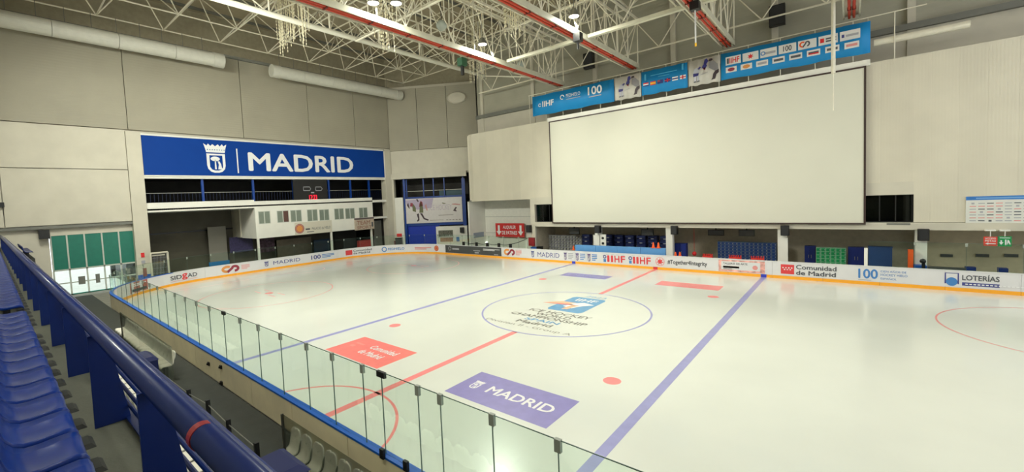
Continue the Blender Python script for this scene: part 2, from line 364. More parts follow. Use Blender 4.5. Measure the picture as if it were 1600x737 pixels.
for u in (881, 899.5, 918):
    _, _, a = advert(u-1, u+18); GB.crest(S(u), .3, S(u+5), 1.0, mat('print_violet', (96, 78, 130), .4), boardw, 2, a); lines(u+7, u+15, .4, .95, 4, pblue if u > 890 else pale, a)
for u in (943, 983):
    _, _, a = advert(u-2, u+38); GB.rect(S(u), .34, S(u+4), .6, pblue, 2, 'print', a); GB.arc((S(u)+S(u+4))/2, .8, .12, .08, 0, 360, navy, 2, 'emblem', a)
    for k, (l0, l1, ch) in enumerate(((6, 9.5, 'I'), (11.5, 15, 'I'), (17, 25, 'H'), (27, 34, 'F'))): T(ch, u+l0, u+l1, .36, .94, pred, a)
    GB.bars([(S(u+4+8*i), 1.0, S(u+9+8*i), 1.02) for i in range(4)], pale, 2, 'fine_print', a)
_, _, a = advert(1024, 1039); GB.leaf((S(1026)+S(1037))/2, .66, .3, pred, 2, a); GB.arc((S(1026)+S(1037))/2, .66, .33, .05, 0, 360, pinkp, 2, 'emblem', a)
_, _, a = advert(1041, 1108); T('#Together4Integrity', 1043, 1105, .42, .86, ink, a)
_, _, a = advert(1123, 1195, mat('print_confetti', (228, 170, 160), .4, noise=.5, nscale=4)); a2 = GB.rect(S(1127), .38, S(1188), .98, boardw, 2, 'print', a); T('TALLERES DE ARTE', 1130, 1168, .76, .9, ink, a); lines(1130, 1166, .5, .64, 1, gold, a); GB.disc(S(1180), .62, .16, .16, pinkp, 3, 'print', a); lines(1130, 1150, .42, .46, 1, pinkp, a)
_, _, a = advert(1216, 1330); GB.rect(S(1220), .34, S(1241), .98, pred, 2, 'print', a); T('Comunidad', 1244, 1307, .7, 1.0, ink, a); T('de Madrid', 1244, 1306, .32, .62, ink, a)
cx = (S(1220)+S(1241))/2
for k, (dx, dz) in enumerate(((-.24, .1), (-.08, .1), (.08, .1), (.24, .1), (-.16, -.02), (0, -.02), (.16, -.02))): GB.leaf(cx+dx, .66+dz, .06, pw, 3, a)
_, _, a = advert(1337, 1430); T('100', 1341, 1372, .38, .98, pblue, a); T('CIEN AÑOS DE', 1376, 1416, .82, .96, pblue, a, False); T('HOCKEY HIELO', 1376, 1418, .6, .74, pblue, a, False); T('ESPAÑOL', 1376, 1401, .38, .52, pblue, a, False); lines(1341, 1370, .28, .31, 1, pale, a)
_, _, a = advert(1470, 1572); GB.disc((S(1477)+S(1497))/2, .52, .22, .24, pblue, 2, 'emblem', a); GB.stroke([(S(1477), .4), (S(1477), 1.0), (S(1497), 1.0), (S(1497), .4)], .06, navy, 2, 'emblem', a)
T('LOTERÍAS', 1503, 1562, .64, 1.0, ink, a); GB.rect(S(1503), .34, S(1562), .52, navy, 2, 'print', a); GB.bars([(S(1508)+.15*i, .4, S(1508)+.15*i+.1, .46) for i in range(18)], pw, 3, 'fine_print', a)

# ---- protective glass on the boards
shield = glass('shield_glass', (.92, .97, .935), .018); edge = mat('glass_edge', (70, 96, 88), .3); clampm = mat('clamp_steel', (150, 156, 146), .45)
def glazing(label, joints, z1, loc, F, clamps=True, gate=()):
    t = thing('shield_glass', label, 'glass', loc)
    for a, b in zip(joints, joints[1:]):
        k = max(1, int(abs(b-a)/1.3)); mb = MB()
        for i in range(k):
            p, q = a+(b-a)*i/k, a+(b-a)*(i+1)/k; e = .006*(1 if b > a else -1)
            if i == 0: p += e
            if i == k-1: q -= e
            mb.hexa([F(p, BH, -.075), F(p, BH, -.063), F(q, BH, -.063), F(q, BH, -.075)], [F(p, z1, -.075), F(p, z1, -.063), F(q, z1, -.063), F(q, z1, -.075)])
        pane = mb.build('pane', shield, t)
        MB().hexa([F(a, z1, -.076), F(a, z1, -.062), F(b, z1, -.062), F(b, z1, -.076)], [F(a, z1+.012, -.076), F(a, z1+.012, -.062), F(b, z1+.012, -.062), F(b, z1+.012, -.076)]).build('edge_trim', edge, pane)
    for j in joints[1:-1]:
        big = any(abs(j-g) < .05 for g in gate); w, h = (.13, .1) if big else (.05, .17)
        if clamps: MB().hexa([F(j-w, z1-h, -.1), F(j-w, z1-h, -.04), F(j+w, z1-h, -.04), F(j+w, z1-h, -.1)], [F(j-w, z1+.02, -.1), F(j-w, z1+.02, -.04), F(j+w, z1+.02, -.04), F(j+w, z1+.02, -.1)]).build('latch' if big else 'clamp', black if big else clampm, t)
        MB().hexa([F(j-.005, BH, -.08), F(j-.005, BH, -.058), F(j+.005, BH, -.058), F(j+.005, BH, -.08)], [F(j-.005, z1, -.08), F(j-.005, z1, -.058), F(j+.005, z1, -.058), F(j+.005, z1, -.08)]).build('joint_seal', edge, t)
    return t
FN = lambda a, b, h: Vector((a, YN+h, b))
jn = [14.2, 12.9, 11.5, 10.18, 8.85, 7.64, 6.44, 5.83, 4.70, 4.02, 2.78, 1.55, .08, -1.4, -2.8]
while jn[-1] > -23: jn.append(jn[-1]-1.45)
glazing('clear protective glass along the near boards with small steel clamps', jn, 2.87, (0, YN, BH), FN, gate=(4.70, -4.25))
sL0 = S(215); sL1 = S(836); k = 27
glazing('clear protective glass curving around the far left end of the rink', [sL0-7+(sL1-sL0+7)*i/k for i in range(k+1)], 2.3, (XL, 0, BH), FB)
sR0 = S(1357); k = 5
glazing('clear protective glass on the far boards at the right', [sR0+i*2.0 for i in range(8)], 2.66, (20, YF, BH), FB)
MB().box(PY(1353, 400, YF).x-.08, YF+.05, BH, PY(1353, 400, YF).x+.08, YF+.2, 2.25).build('glass_end_post', white, None)
tag(D.objects['glass_end_post'], 'short white post at the open end of the right far glass', 'post')

# ---- left end wall (plane x = -36), with the corner wall running diagonally behind it
XW = -36.0
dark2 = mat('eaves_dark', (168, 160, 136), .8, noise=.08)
wl = struct('wall_left', MB().box(-37.4, -26, 13.4, -36.25, 17.2, 22).box(-37.4, -26, 5.5, -36.3, -12, 13.4), wallc)
def panels(parent, cols, rows, x, m, gap=.03, name='wall_panel'):
    for y0, y1 in zip(cols, cols[1:]):
        for z0, z1 in zip(rows, rows[1:]): MB().box(x-.25, y0+gap, z0+gap, x, y1-gap, z1-gap).build(name, m, parent)
panels(wl, [-26, -19.5, -11.75, -2.3, 4.9, 11, 16.3], [13.75, 21.9], XW, wallp)
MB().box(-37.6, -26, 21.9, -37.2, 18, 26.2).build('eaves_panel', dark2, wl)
MB().box(-37.6, -26, 21.7, -35.7, 16.5, 21.95).build('eaves_gutter', grey, wl)
panels(wl, [-26, -19.5, -12.0], [5.75, 10.25, 13.72], XW+.1, wallc)
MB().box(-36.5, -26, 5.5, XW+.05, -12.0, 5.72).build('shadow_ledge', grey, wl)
MB().box(-36.9, -26, 0, -36.35, -17.25, 5.5).build('lower_wall', wallc, wl)
MB().box(-36.9, -17.25, 4.9, -36.35, -12.0, 5.5).build('lower_wall', wallc, wl)
pl = MB().box(-36.9, -12.0, 0, XW+.25, -10.95, 13.6)
pl.build('pillar', wallc, wl)
MB().box(XW+.25, -12, 0, XW+.26, -10.95, .95).build('blue_dado', capblue, wl)
MB().box(-36.9, 15.25, 0, XW+.12, 16.25, 13.6).build('pillar', wallc, wl)
# glazed entrance under the green panels
teal = mat('green_blind', (24, 118, 98), .4, noise=.06); frame = mat('pale_frame', (196, 200, 190), .5)
en = thing('entrance_glazing', 'tall glazed entrance with dark green upper panels and bright glass doors', 'door', (-36.4, -14.6, 0)); en['kind'] = 'structure'
del en['category']
ys = [PX(u, 365, -36.4).y for u in (78, 103.5, 131, 158.5, 185, 211)]
for y0, y1 in zip(ys, ys[1:]): MB().box(-36.5, y0+.05, 2.12, -36.4, y1-.05, 4.9).build('green_panel', teal, en)
for y in ys: MB().box(-36.52, y-.05, 0, -36.36, y+.05, 4.9).build('mullion', frame, en)
dg = glass('door_glass', (.95, .99, 1.0), .1)
for i, (y0, y1) in enumerate(zip(ys, ys[1:])):
    MB().box(-36.47, y0+.05, .05, -36.45, y1-.05, 2.1).build('door_pane', dg, en)
    MB().box(-36.5, y0+.05, .95, -36.38, y1-.05, 1.05).build('door_bar', frame, en)
MB().box(-36.52, ys[0], 2.02, -36.36, ys[-1], 2.14).build('transom', frame, en)
MB().box(-36.52, ys[0], 0, -36.36, ys[-1], .08).build('threshold', teal, en)
struct('ground_outside', MB().box(-70, -30, -.35, -36.6, -8, -.05), mat('pale_paving', (226, 238, 240), .7, noise=.05))
t = thing('door_notice', 'dark notices stuck on the bright glass entrance doors', 'notice', (-36.3, -15.9, 1.5))
for u0, v0, u1, v1 in ((122, 432, 134, 443), (149, 428, 157, 441), (196, 420, 204, 427)):
    p, q = PX(u0, v0, -36.34), PX(u1, v1, -36.34); MB().box(-36.36, p.y, q.z, -36.34, q.y, p.z).build('paper', grey, t)

# corner wall, diagonal
DA = Vector((XW, 16.3)); DD = Vector((10.3, 6.7)).normalized(); DN = Vector((DD.y, -DD.x))
def FD(a, b, h): p = DA+DD*a+DN*h; return Vector((p.x, p.y, b))
def PDg(u, v, h=0.):
    r = ray(u, v); o = DA+DN*h; t = ((o-CAM.xy).dot(DN))/(r.xy.dot(DN)); q = CAM+r*t; return (q.xy-o).dot(DD), q.z
def dbox(a0, a1, z0, z1, h0, h1):
    return MB().hexa([FD(a0, z0, h1), FD(a1, z0, h1), FD(a1, z0, h0), FD(a0, z0, h0)], [FD(a0, z1, h1), FD(a1, z1, h1), FD(a1, z1, h0), FD(a0, z1, h0)])
wc = struct('wall_corner', dbox(-1.5, 12.6, 10, 22, -.7, -.3), wallc)
for a0, a1 in ((0, 4.1), (4.1, 8.2), (8.2, 12.3)): dbox(a0+.03, a1-.03, 13.4, 21.6, -.3, 0).build('wall_panel', wallp, wc)
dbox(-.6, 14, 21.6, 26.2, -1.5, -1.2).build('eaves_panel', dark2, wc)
dbox(0, 12.3, 10.2, 13.36, -.3, -.05).build('wall_panel', wallc, wc)
dbox(-.1, 10.5, 9.5, 10.2, -.3, .22).build('ledge_beam', wallc, wc)
dbox(-.4, .35, 0, 9.5, -.6, .1).build('pillar', wallc, wc)
dbox(.36, 1.5, 0, 7.0, -.5, .09).build('lower_wall', white, wc)
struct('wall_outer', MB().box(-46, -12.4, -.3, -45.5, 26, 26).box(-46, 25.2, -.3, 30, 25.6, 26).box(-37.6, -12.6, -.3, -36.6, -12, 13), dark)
struct('shade_wall_right', MB().box(17, -25, -.3, 17.3, -15.7, 15), wallc)  # unseen wall added to shade the near stand from the open right end
struct('shade_wall_rear', MB().box(-38, -25, -.3, 40, -24.6, 26), wallc)  # unseen rear wall, added to keep daylight off the near stand
# deep rooms behind the end wall openings
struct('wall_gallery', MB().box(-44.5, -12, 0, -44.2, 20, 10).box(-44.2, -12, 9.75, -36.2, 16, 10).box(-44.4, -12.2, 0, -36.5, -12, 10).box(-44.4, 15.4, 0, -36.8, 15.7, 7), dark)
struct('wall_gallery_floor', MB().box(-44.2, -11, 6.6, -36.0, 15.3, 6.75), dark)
struct('trim_1', MB().box(-36.3, -10.95, 9.5, XW+.02, 15.25, 9.78), white, 'white edge under the blue city banner')
struct('trim_2', MB().box(-36.35, -10.95, 6.45, XW, -1.75, 7.3), white, 'white gallery beam left of the control room')

# ---- screen wall (plane y = 18): vertical cream panels
YW = 18.0; ZT = 14.05
ws = struct('wall_screen', MB().box(-13.75, YW+.15, 5.9, 26, YW+.3, ZT-.1).box(-23.2, YW+.15, 6.2, -13.75, YW+.3, ZT-.1), cream)
xs = list(np.arange(-22.4, 26.1, 1.155))
def zbot(x):
    if x < -13.9: return 6.05
    if -13.9 <= x < -11.0 or 12.5 < x < 15.1: return 6.2
    if -11.2 <= x <= 12.6: return 6.2
    return 3.6
xs2 = sorted(set([round(v, 3) for v in xs if not any(abs(v-e) < .5 for e in (-13.75, 12.6, 15.0))]+[-13.75, 12.6, 15.0]))
for x0, x1 in zip(xs2, xs2[1:]): MB().box(x0+.001, YW, zbot((x0+x1)/2), x1-.001, YW+.12, ZT).build('wall_panel', cream, ws)
for i in range(4):   # rounded left end
    a0, a1 = math.radians(90+i*22.5), math.radians(90+(i+1)*22.5); R = 1.1; c = Vector((-22.4, YW+R))
    f = lambda a, r: Vector((c.x+r*math.cos(a), c.y-r*math.sin(a)))
    q = [f(a0, R), f(a0, R-.1), f(a1, R-.1), f(a1, R)]
    MB().hexa([(*p, 6.05) for p in q[::-1]], [(*p, ZT) for p in q[::-1]]).build('curved_panel', cream, ws)
MB().box(-23.5, YW+1.1, 6.05, -23.38, 23, ZT).build('return_panel', cream, ws)
MB().box(-14.3, YW-.02, 0, -13.75, YW+.35, 6.2).build('pillar', wallc, ws)
MB().box(-13.75, YW, 5.45, -11.2, YW+.1, 6.2).build('upstand_panel', wallc, ws); MB().box(12.62, YW, 5.38, 15.0, YW+.1, 6.2).build('upstand_panel', wallc, ws)
MB().box(-13.75, YW-.12, 3.12, 26, YW+.5, 3.58).build('lintel_beam', wallc, ws)
MB().box(-11.2, YW+.15, 3.58, 12.62, YW+.3, 5.9).build('hidden_backing', cream, ws)
for x in (-6.6, 0.05, 8.1, 15.35): MB().box(x-.27, YW, 0, x+.27, YW+.5, 3.15).build('pillar', white, ws)
for x in (-9, -1.2, 6.1, 10.2, 14.3): MB().box(x-.55, YW-.14, 3.44, x+.55, YW-.1, 3.56).build('strip_plate', grey, ws)
# recess behind: storage arcade, alcove and dark window rooms
struct('wall_arcade', MB().box(-13.75, 22, 0, 28, 22.3, 3.4).box(-13.9, YW+.3, 0, -13.75, 22, 3.4), mat('arcade_wall', (186, 176, 154), .8, noise=.1))
struct('ceiling_arcade', MB().box(-13.75, YW+.3, 3.4, 28, 22.3, 3.55), mat('arcade_soffit', (170, 166, 148), .8, noise=.08))
struct('wall_window_room', MB().box(-14, 19.6, 3.55, -11, 19.8, 6.3).box(12.4, 19.6, 3.55, 15.2, 19.8, 6.3), dark)
for x0, x1, n in ((-13.6, -11.25, 3), (12.65, 14.95, 3)):
    w = struct('window_%d' % (1 if x0 < 0 else 2), MB().box(x0, YW+.2, 3.58, x1, YW+.26, 3.66).box(x0, YW+.2, 5.38, x1, YW+.26, 5.46), black)
    for i in range(n+1): xx = x0+(x1-x0)*i/n; MB().box(xx-.03, YW+.2, 3.6, xx+.03, YW+.26, 5.45).build('mullion', black, w)
    for i in range(n): MB().box(x0+(x1-x0)*i/n+.03, YW+.22, 3.66, x0+(x1-x0)*(i+1)/n-.03, YW+.23, 5.38).build('pane', glass('dark_glass', (.25, .27, .27), .12), w)
al = struct('wall_alcove', MB().box(-23.4, 21, 0, -14.2, 21.2, 6.4).box(-14.3, YW+.35, 0, -14.15, 21, 6.4), mat('alcove_white', (226, 224, 214), .6, noise=.04))
MB().box(-23.4, YW+.2, 6.05, -14.2, 21.2, 6.2).build('soffit', grey, al)
MB().box(-23.5, YW, 0, -23.3, 21.1, 6.05).build('side_wall', white, al)
for z in (2.0, 4.0): MB().box(-23.4, 20.985, z, -14.2, 21, z+.03).build('panel_seam', grey, al)
MB().box(PY(758, 350, 21).x-.03, 20.96, 0, PY(758, 350, 21).x+.03, 21, 6.05).build('panel_seam', grey, al)
# ---- upper back wall
wb = struct('wall_back', MB().box(-23.65, 20.6, 13, 30, 20.9, 26).box(-23.65, 20.6, 13, -23.45, 23.6, 26), mat('upper_wall', (170, 167, 150), .7, noise=.06, nscale=.6, stripe=('Z', 1.2, .15)))
MB().box(-23.4, 20.1, 16.2, 30, 20.6, 16.6).build('crane_ledge', grey, wb)
MB().box(-23.4, 20.4, 13, 30, 20.6, 16.2).build('lower_band', wallc, wb)
MB().box(-23.4, YW+.3, ZT-.25, 30, 20.4, ZT-.1).build('walkway_deck', grey, wb)
for x in np.arange(-22.5, 30, 7.5): MB().box(x-.2, 20.3, ZT-.1, x+.2, 20.6, 26).build('column', wallc, wb)
# ---- right end outside the picture is left open to daylight; ceiling above everything
deck = mat('roof_deck', (176, 164, 138), .8, noise=.08, nscale=.5, stripe=('X', 1.6, .5))
ce = struct('ceiling', MB().box(-46, -25, 26, 32, 25.6, 26.3), deck)
for x in np.arange(-36, 32, 4.5): MB().box(x-.08, -25, 25.75, x+.08, 24, 26).build('purlin', grey, ce)
# ================================================================== END WALL OBJECTS
bannerblue = mat('banner_blue', (0, 60, 146), .6, spec=.2, noise=.03, nscale=1)
def XB(u0, v0, u1, v1, x=XW): p, q = PX(u0, v0, x), PX(u1, v1, x); return p.y, q.z, q.y, p.z      # y0, z0, y1, z1
def YB(u0, v0, u1, v1, y): p, q = PY(u0, v0, y), PY(u1, v1, y); return p.x, q.z, q.x, p.z
t = thing('city_banner', 'long blue MADRID banner with white crest high on the end wall', 'banner', (XW, 2, 9.75))
MB().box(XW, -10.95, 9.78, XW+.1, 15.2, 13.35).build('banner_sheet', bannerblue, t)
fr = MB().box(XW, -11, 13.35, XW+.14, 15.3, 13.5).box(XW, 15.15, 9.75, XW+.14, 15.3, 13.5).box(XW, -11, 9.7, XW+.14, 15.3, 9.8); fr.build('banner_edge', white, t)
g = Gfx(FX(XW+.1), t, .012)
y0 = PX(387, 250, XW).y; y1 = PX(551, 255, XW).y; g.text('MADRID', y0, 10.35, y1, 12.3, pw, 1, True)
y0 = PX(318, 240, XW).y; y1 = PX(354, 240, XW).y; g.crest(y0, 10.1, y1, 12.95, pw, bannerblue, 1)
yl = PX(370, 245, XW).y; g.rect(yl-.06, 10.1, yl+.06, 12.6, pw, 1, 'divider_line')

# control room over the ice
t = thing('control_room', 'white box-like control room with a row of windows above the end boards', 'booth', (XW, 5.6, 3.2))
MB().box(-40, -1.75, 3.15, XW, 13.0, 7.15).build('body', white, t)
gw = mat('window_glass_grey', (128, 138, 126), .15, noise=.05, spec=.6); curtain = mat('window_curtain_brown', (96, 66, 58), .5)
for u0, u1, v0, v1 in ((404, 422, 331, 348), (433, 451, 330, 346), (454, 471, 329, 345), (480, 496, 328, 344), (499, 514, 328, 343), (522.5, 537, 326.5, 341.5), (539.5, 554, 326, 340.5), (561, 574, 325, 339)):
    a0, b0, a1, b1 = XB(u0, v0, u1, v1)
    w = MB().box(XW, a0-.06, b0-.06, XW+.03, a1+.06, b0).box(XW, a0-.06, b1, XW+.03, a1+.06, b1+.06).box(XW, a0-.06, b0, XW+.03, a0, b1).box(XW, a1, b0, XW+.03, a1+.06, b1).box(XW, (a0+a1)/2-.05, b0, XW+.03, (a0+a1)/2+.05, b1).build('window', frame, t)
    for k in (0, 1):
        c0 = a0 if k == 0 else (a0+a1)/2+.05; c1 = (a0+a1)/2-.05 if k == 0 else a1
        MB().box(XW+.005, c0, b0, XW+.015, c1, b1).build('pane', curtain if (u0 == 433 and k) else gw, w)
sign_w = mat('sign_offwhite', (214, 208, 190), .5)
a0, b0, a1, b1 = XB(460, 348, 519, 362); s = tag(MB().box(XW+.01, a0, b0, XW+.04, a1, b1).build('venue_sign', sign_w), 'pale venue sign with round brown emblem on the control room', 'sign')
g = Gfx(FX(XW+.04), s, .006); cy = (a0+PX(475, 355, XW).y)/2; g.disc(cy, (b0+b1)/2, .55, .55, mat('brown_print', (150, 92, 70), .5)); g.disc(cy, (b0+b1)/2, .36, .36, gold, 2); g.arc(cy, (b0+b1)/2, .45, .06, 0, 360, pinkp, 2)
g.text('PALACIO de HIELO', PX(487, 355, XW).y, b0+.45, PX(516, 355, XW).y, b0+.75, ink, 1, False); g.bars([(PX(477, 355, XW).y, b0+.5, PX(484, 355, XW).y, b0+.68), (PX(479, 355, XW).y, b0+.22, PX(490, 355, XW).y, b0+.3)], ink, 1)
a0, b0, a1, b1 = XB(555, 341, 585, 357, XW+.3); s = thing('skate_shop_sign', 'worn pale signboard with faded lettering at the control room corner', 'sign', (XW+.3, (a0+a1)/2, b0))
MB().box(XW+.04, a0, b0, XW+.3, a1, b1-.2).build('signboard', mat('faded_sign', (196, 180, 160), .6, noise=.12, nscale=5), s); MB().box(XW+.04, a0, b1-.2, XW+.32, a1, b1).build('header', mat('brown_header', (98, 84, 84), .6), s)
g = Gfx(FX(XW+.3), s, .006); g.text('TEAM', a0+.2, b0+.65, a1-.6, b1-.35, mat('faded_letters', (160, 120, 104), .6), 1, True); g.text('SPORT', a0+.2, b0+.12, a1-.4, b0+.5, MATS['faded_letters'], 1, True); g.bars([(a1-.4, b0+.3, a1-.15, b0+.9)], ink, 1, 'print')
# scoreboard
t = thing('scoreboard', 'black scoreboard with red lit digits on the control room roof', 'scoreboard', (XW, 6, 7.2))
a0, b0, a1, b1 = XB(458, 281, 513, 313); b0 = max(b0, 7.16); MB().box(XW-.28, a0, b0, XW-.1, a1, b1).build('case', mat('scoreboard_black', (20, 19, 20), .4), t)
g = Gfx(FX(XW-.1), t, .01)
a0, b0, a1, b1 = XB(483, 304.5, 495.5, 311.5, XW-.1); g.text('17:23', a0, b0, a1, b1, mat('led_red', (255, 20, 50), .5, emit=2.2), 1, False)
for u0, u1 in ((474, 484), (493, 502)):
    a0, b0, a1, b1 = XB(u0, 292, u1, 297.5, XW-.1); g.stroke([(a0, b0), (a1, b0), (a1+.12, (b0+b1)/2), (a1, b1), (a0, b1), (a0, b0)], .06, pale, 1, 'team_outline')
a0, b0, a1, b1 = XB(486, 300, 491, 301.5, XW-.1); g.rect(a0, b0, a1, b1, pale, 1, 'label_plate')
# blue posts and rail of the dark gallery
t = thing('gallery_railing', 'thin blue posts and handrail in the dark gallery under the banner', 'railing', (XW, 2, 7.2))
for u in (316, 395, 458, 513, 547, 576): y = PX(u, 290, XW-.4).y; MB().box(XW-.5, y-.1, 7.16 if -1.9 < y < 13.1 else 6.75, XW-.3, y+.1, 9.75).build('post', blue, t)
MB().box(XW-.45, -10.9, 8.15, XW-.4, 15, 8.2).build('handrail', steel, t)
bars = MB()
for y in np.arange(-10.8, 15, .3): bars.box(XW-.44, y-.015, 7.16 if -1.8 < y < 13.1 else 6.75, XW-.41, y+.015, 8.15)
bars.build('balusters', mat('baluster_navy', (8, 26, 62), .5), t)['kind'] = 'stuff'
t['label'] = 'thin blue posts and handrail in the dark gallery under the banner'
# columns and things under the control room
for u, v1 in ((404, 400), (519, 392), (582, 385)):
    y = PX(u, 375, XW).y; tag(MB().box(XW-.25, y-.1, 0, XW-.03, y+.1, 3.15).build('support_post', white), {404: 'slim white post at the left corner under the control room', 519: 'slim white post in the middle under the control room', 582: 'slim white post at the right corner under the control room'}[u], 'post')
def panel_at(name, label, cat, u0, v0, u1, v1, x, m, th=.3, z0=None):
    a0, b0, a1, b1 = XB(u0, v0, u1, v1, x); b0 = z0 if z0 is not None else b0
    return tag(MB().box(x-th, a0, b0, x, a1, b1).build(name, m), label, cat)
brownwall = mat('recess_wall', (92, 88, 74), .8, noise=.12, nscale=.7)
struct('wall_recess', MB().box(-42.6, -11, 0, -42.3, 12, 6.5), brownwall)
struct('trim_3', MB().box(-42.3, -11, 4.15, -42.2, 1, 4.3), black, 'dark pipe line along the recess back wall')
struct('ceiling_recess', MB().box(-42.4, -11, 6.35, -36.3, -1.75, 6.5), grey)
struct('wall_recess_side', MB().box(-42.3, -1.9, 3.2, -40, -1.75, 6.45), wallc)
panel_at('team_photo_board', 'dark purple display board behind the glass left of the control room post', 'board', 358, 371, 396, 391, -41, mat('board_purple', (58, 52, 90), .5, noise=.3, nscale=5), .1)
panel_at('pale_partition', 'pale grey partition in the recess behind the end glass', 'partition', 324, 355, 356, 400, -41.5, mat('partition_grey', (140, 136, 124), .7), .1, 0)  # plain panel in one even pale grey
b = panel_at('blue_mat', 'small bright blue board standing behind the end boards', 'board', 327, 410, 360, 424, -35, mat('mat_blue', (20, 110, 170), .5), .15, 0)
panel_at('blue_door_panel', 'dark blue panel under the control room beside the middle post', 'panel', 490, 375, 516, 395, -40, mat('panel_dark_blue', (30, 56, 84), .6), .1, 0)
panel_at('wall_mural', 'colourful mural on the wall under the control room left half', 'mural', 405, 371, 430, 392, -41.4, mat('mural_mix', (90, 66, 80), .6, noise=.6, nscale=4), .1)
panel_at('changing_hut', 'pale cabin wall under the control room behind the end glass', 'cabin', 432, 375, 488, 402, -41.2, mat('cabin_beige', (134, 124, 106), .7, noise=.1), .1, 0)
panel_at('red_box', 'red and orange crate at the right under the control room', 'crate', 561, 376, 580, 388, -38, mat('crate_red', (190, 56, 48), .5, noise=.15, nscale=4), .5)
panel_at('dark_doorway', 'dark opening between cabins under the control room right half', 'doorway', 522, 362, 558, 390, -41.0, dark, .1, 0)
t = thing('side_stair_room', 'grey niche with blue pipe right of the control room', 'niche', (-38, 14, 4.2))
a0, b0, a1, b1 = XB(583, 316, 609, 337); MB().box(-40, 13.05, b0, -39.8, 15.25, b1).build('back', grey, t); MB().box(-39.8, 13.2, b0, -39.6, 13.8, b1).build('blue_pipe', blue, t); MB().box(-39.8, 13.05, b0-.25, XW+.02, 15.25, b0).build('sill', white, t); MB().box(-39.8, 13.05, b1, XW+.02, 15.25, b1+.3).build('lintel', white, t)
panel_at('side_door', 'grey door below the niche right of the control room', 'door', 584, 345, 598, 388, -37.5, grey, .2, 0)
# small goal frame behind the glass, speaker, pillar signs
t = thing('spare_goal', 'cream framed hockey goal with netting behind the end glass', 'goal', (-35, -9, 0))
a0, b0, a1, b1 = XB(235, 396, 264, 420, -35); b0 = 0
for y in (a0, a1): MB().tube((-35, y, 0), (-35, y, b1), .08).build('post', cream, t)
MB().tube((-35, a0, b1), (-35, a1, b1), .08).build('crossbar', cream, t); MB().tube((-36, a0, b1-.3), (-36, a1, b1-.3), .05).build('rear_bar', cream, t)
nt = MB()
for i in range(13): y = a0+(a1-a0)*i/12; nt.tube((-35.02, y, b1), (-35.9, y, 0), .012, 4)
for i in range(7): f = i/6; nt.tube((-35.02-.88*f, a0, b1*(1-f)), (-35.02-.88*f, a1, b1*(1-f)), .012, 4)
nt.build('netting', pale, t)
def speaker(label, p, s=(.32, .3, .45), ax='Y', sgn=-1, arm=.05):
    t = thing('loudspeaker', label, 'speaker', p, 'black wall loudspeakers'); p = Vector(p); x, y, z = s
    if ax == 'X': MB().box(p.x, p.y-x, p.z-z, p.x+2*y*sgn, p.y+x, p.z+z).build('cabinet', black, t); MB().box(p.x+2*y*sgn, p.y-x*.85, p.z-z*.9, p.x+(2*y+.03)*sgn, p.y+x*.85, p.z+z*.9).build('grille', mat('grille_black', (34, 34, 36), .6), t); MB().box(p.x-arm*sgn, p.y-.06, p.z-.08, p.x, p.y+.06, p.z+.08).build('bracket', black, t)
    else: MB().box(p.x-x, p.y, p.z-z, p.x+x, p.y+2*y*sgn, p.z+z).build('cabinet', black, t); MB().box(p.x-x*.85, p.y+2*y*sgn, p.z-z*.9, p.x+x*.85, p.y+(2*y+.03)*sgn, p.z+z*.9).build('grille', mat('grille_black', (34, 34, 36), .6), t); MB().box(p.x-.06, p.y-arm*sgn, p.z-.08, p.x+.06, p.y, p.z+.08).build('bracket', black, t)
speaker('black loudspeaker on the wall left of the green entrance panels', PX(68.5, 366, -36.1), (.3, .25, .35), 'X', 1, .25)
speaker('small black loudspeaker high on the wall at the left picture edge', PX(2, 320, -35.84), (.15, .12, .18), 'X', 1)
for nm, lb, u0, v0, u1, v1, m in (('fire_sign', 'small red fire sign on the pillar beside the entrance', 220, 395, 226, 401.5, red), ('grey_notice', 'small grey notice below the red sign on the entrance pillar', 221, 407, 227, 411, pale), ('hose_cabinet', 'reddish hose cabinet low on the entrance pillar', 223, 419, 230, 431, mat('cabinet_red', (150, 84, 74), .5))):
    a0, b0, a1, b1 = XB(u0, v0, u1, v1, XW+.28); tag(MB().box(XW+.25, a0, b0, XW+.3, a1, b1).build(nm, m), lb, 'sign' if 'cab' not in nm else 'cabinet')

# ================================================================== CORNER (diagonal) OBJECTS
def DB(u0, v0, u1, v1, h=0.): p, q = PDg(u0, v0, h), PDg(u1, v1, h); return p[0], q[1], q[0], p[1]
t = thing('corner_gallery', 'dark corner gallery with blue window frames behind the poster', 'gallery', FD(5.5, 6.9, -1))
dbox(.4, 10.2, 6.5, 9.6, -3.2, -3).build('back', dark, t); dbox(.4, 10.2, 9.45, 9.55, -3, -.3).build('soffit', dark, t)
for a in (2.0, 4.4, 5.8, 7.3, 9.9): dbox(a-.07, a+.07, 6.5, 9.5, -.45, -.3).build('post', blue, t)
dbox(1.7, 10.1, 7.75, 7.82, -.42, -.36).build('handrail', steel, t); dbox(6.5, 10.1, 6.6, 7.7, -.7, -.65).build('glass_infill', mat('teal_infill', (14, 66, 80), .3), t)
t = thing('blue_partition', 'bright blue wall under the poster in the corner', 'partition', FD(5.5, 0, -.3))
dbox(1.6, 10.2, 3.0, 7.0, -.5, -.3).build('upper_band', blue, t); dbox(1.65, 6.3, 0, 3.0, -.7, -.5).build('lower_panel', mat('vivid_blue', (0, 50, 176), .45, noise=.08), t)
dbox(1.55, 1.85, 0, 9.5, -.3, -.15).build('column', blue, t); dbox(9.75, 10.2, 2.8, 9.2, -.3, -.15).build('column', blue, t)
a0, b0, a1, b1 = DB(633, 311, 723, 346); t = thing('skating_poster', 'white poster with sketched skaters hung on the blue corner wall', 'poster', FD(5.8, b0, -.1))
dbox(a0, a1, b0, b1, -.15, -.1).build('sheet', mat('poster_white', (222, 216, 214), .5, noise=.03), t)
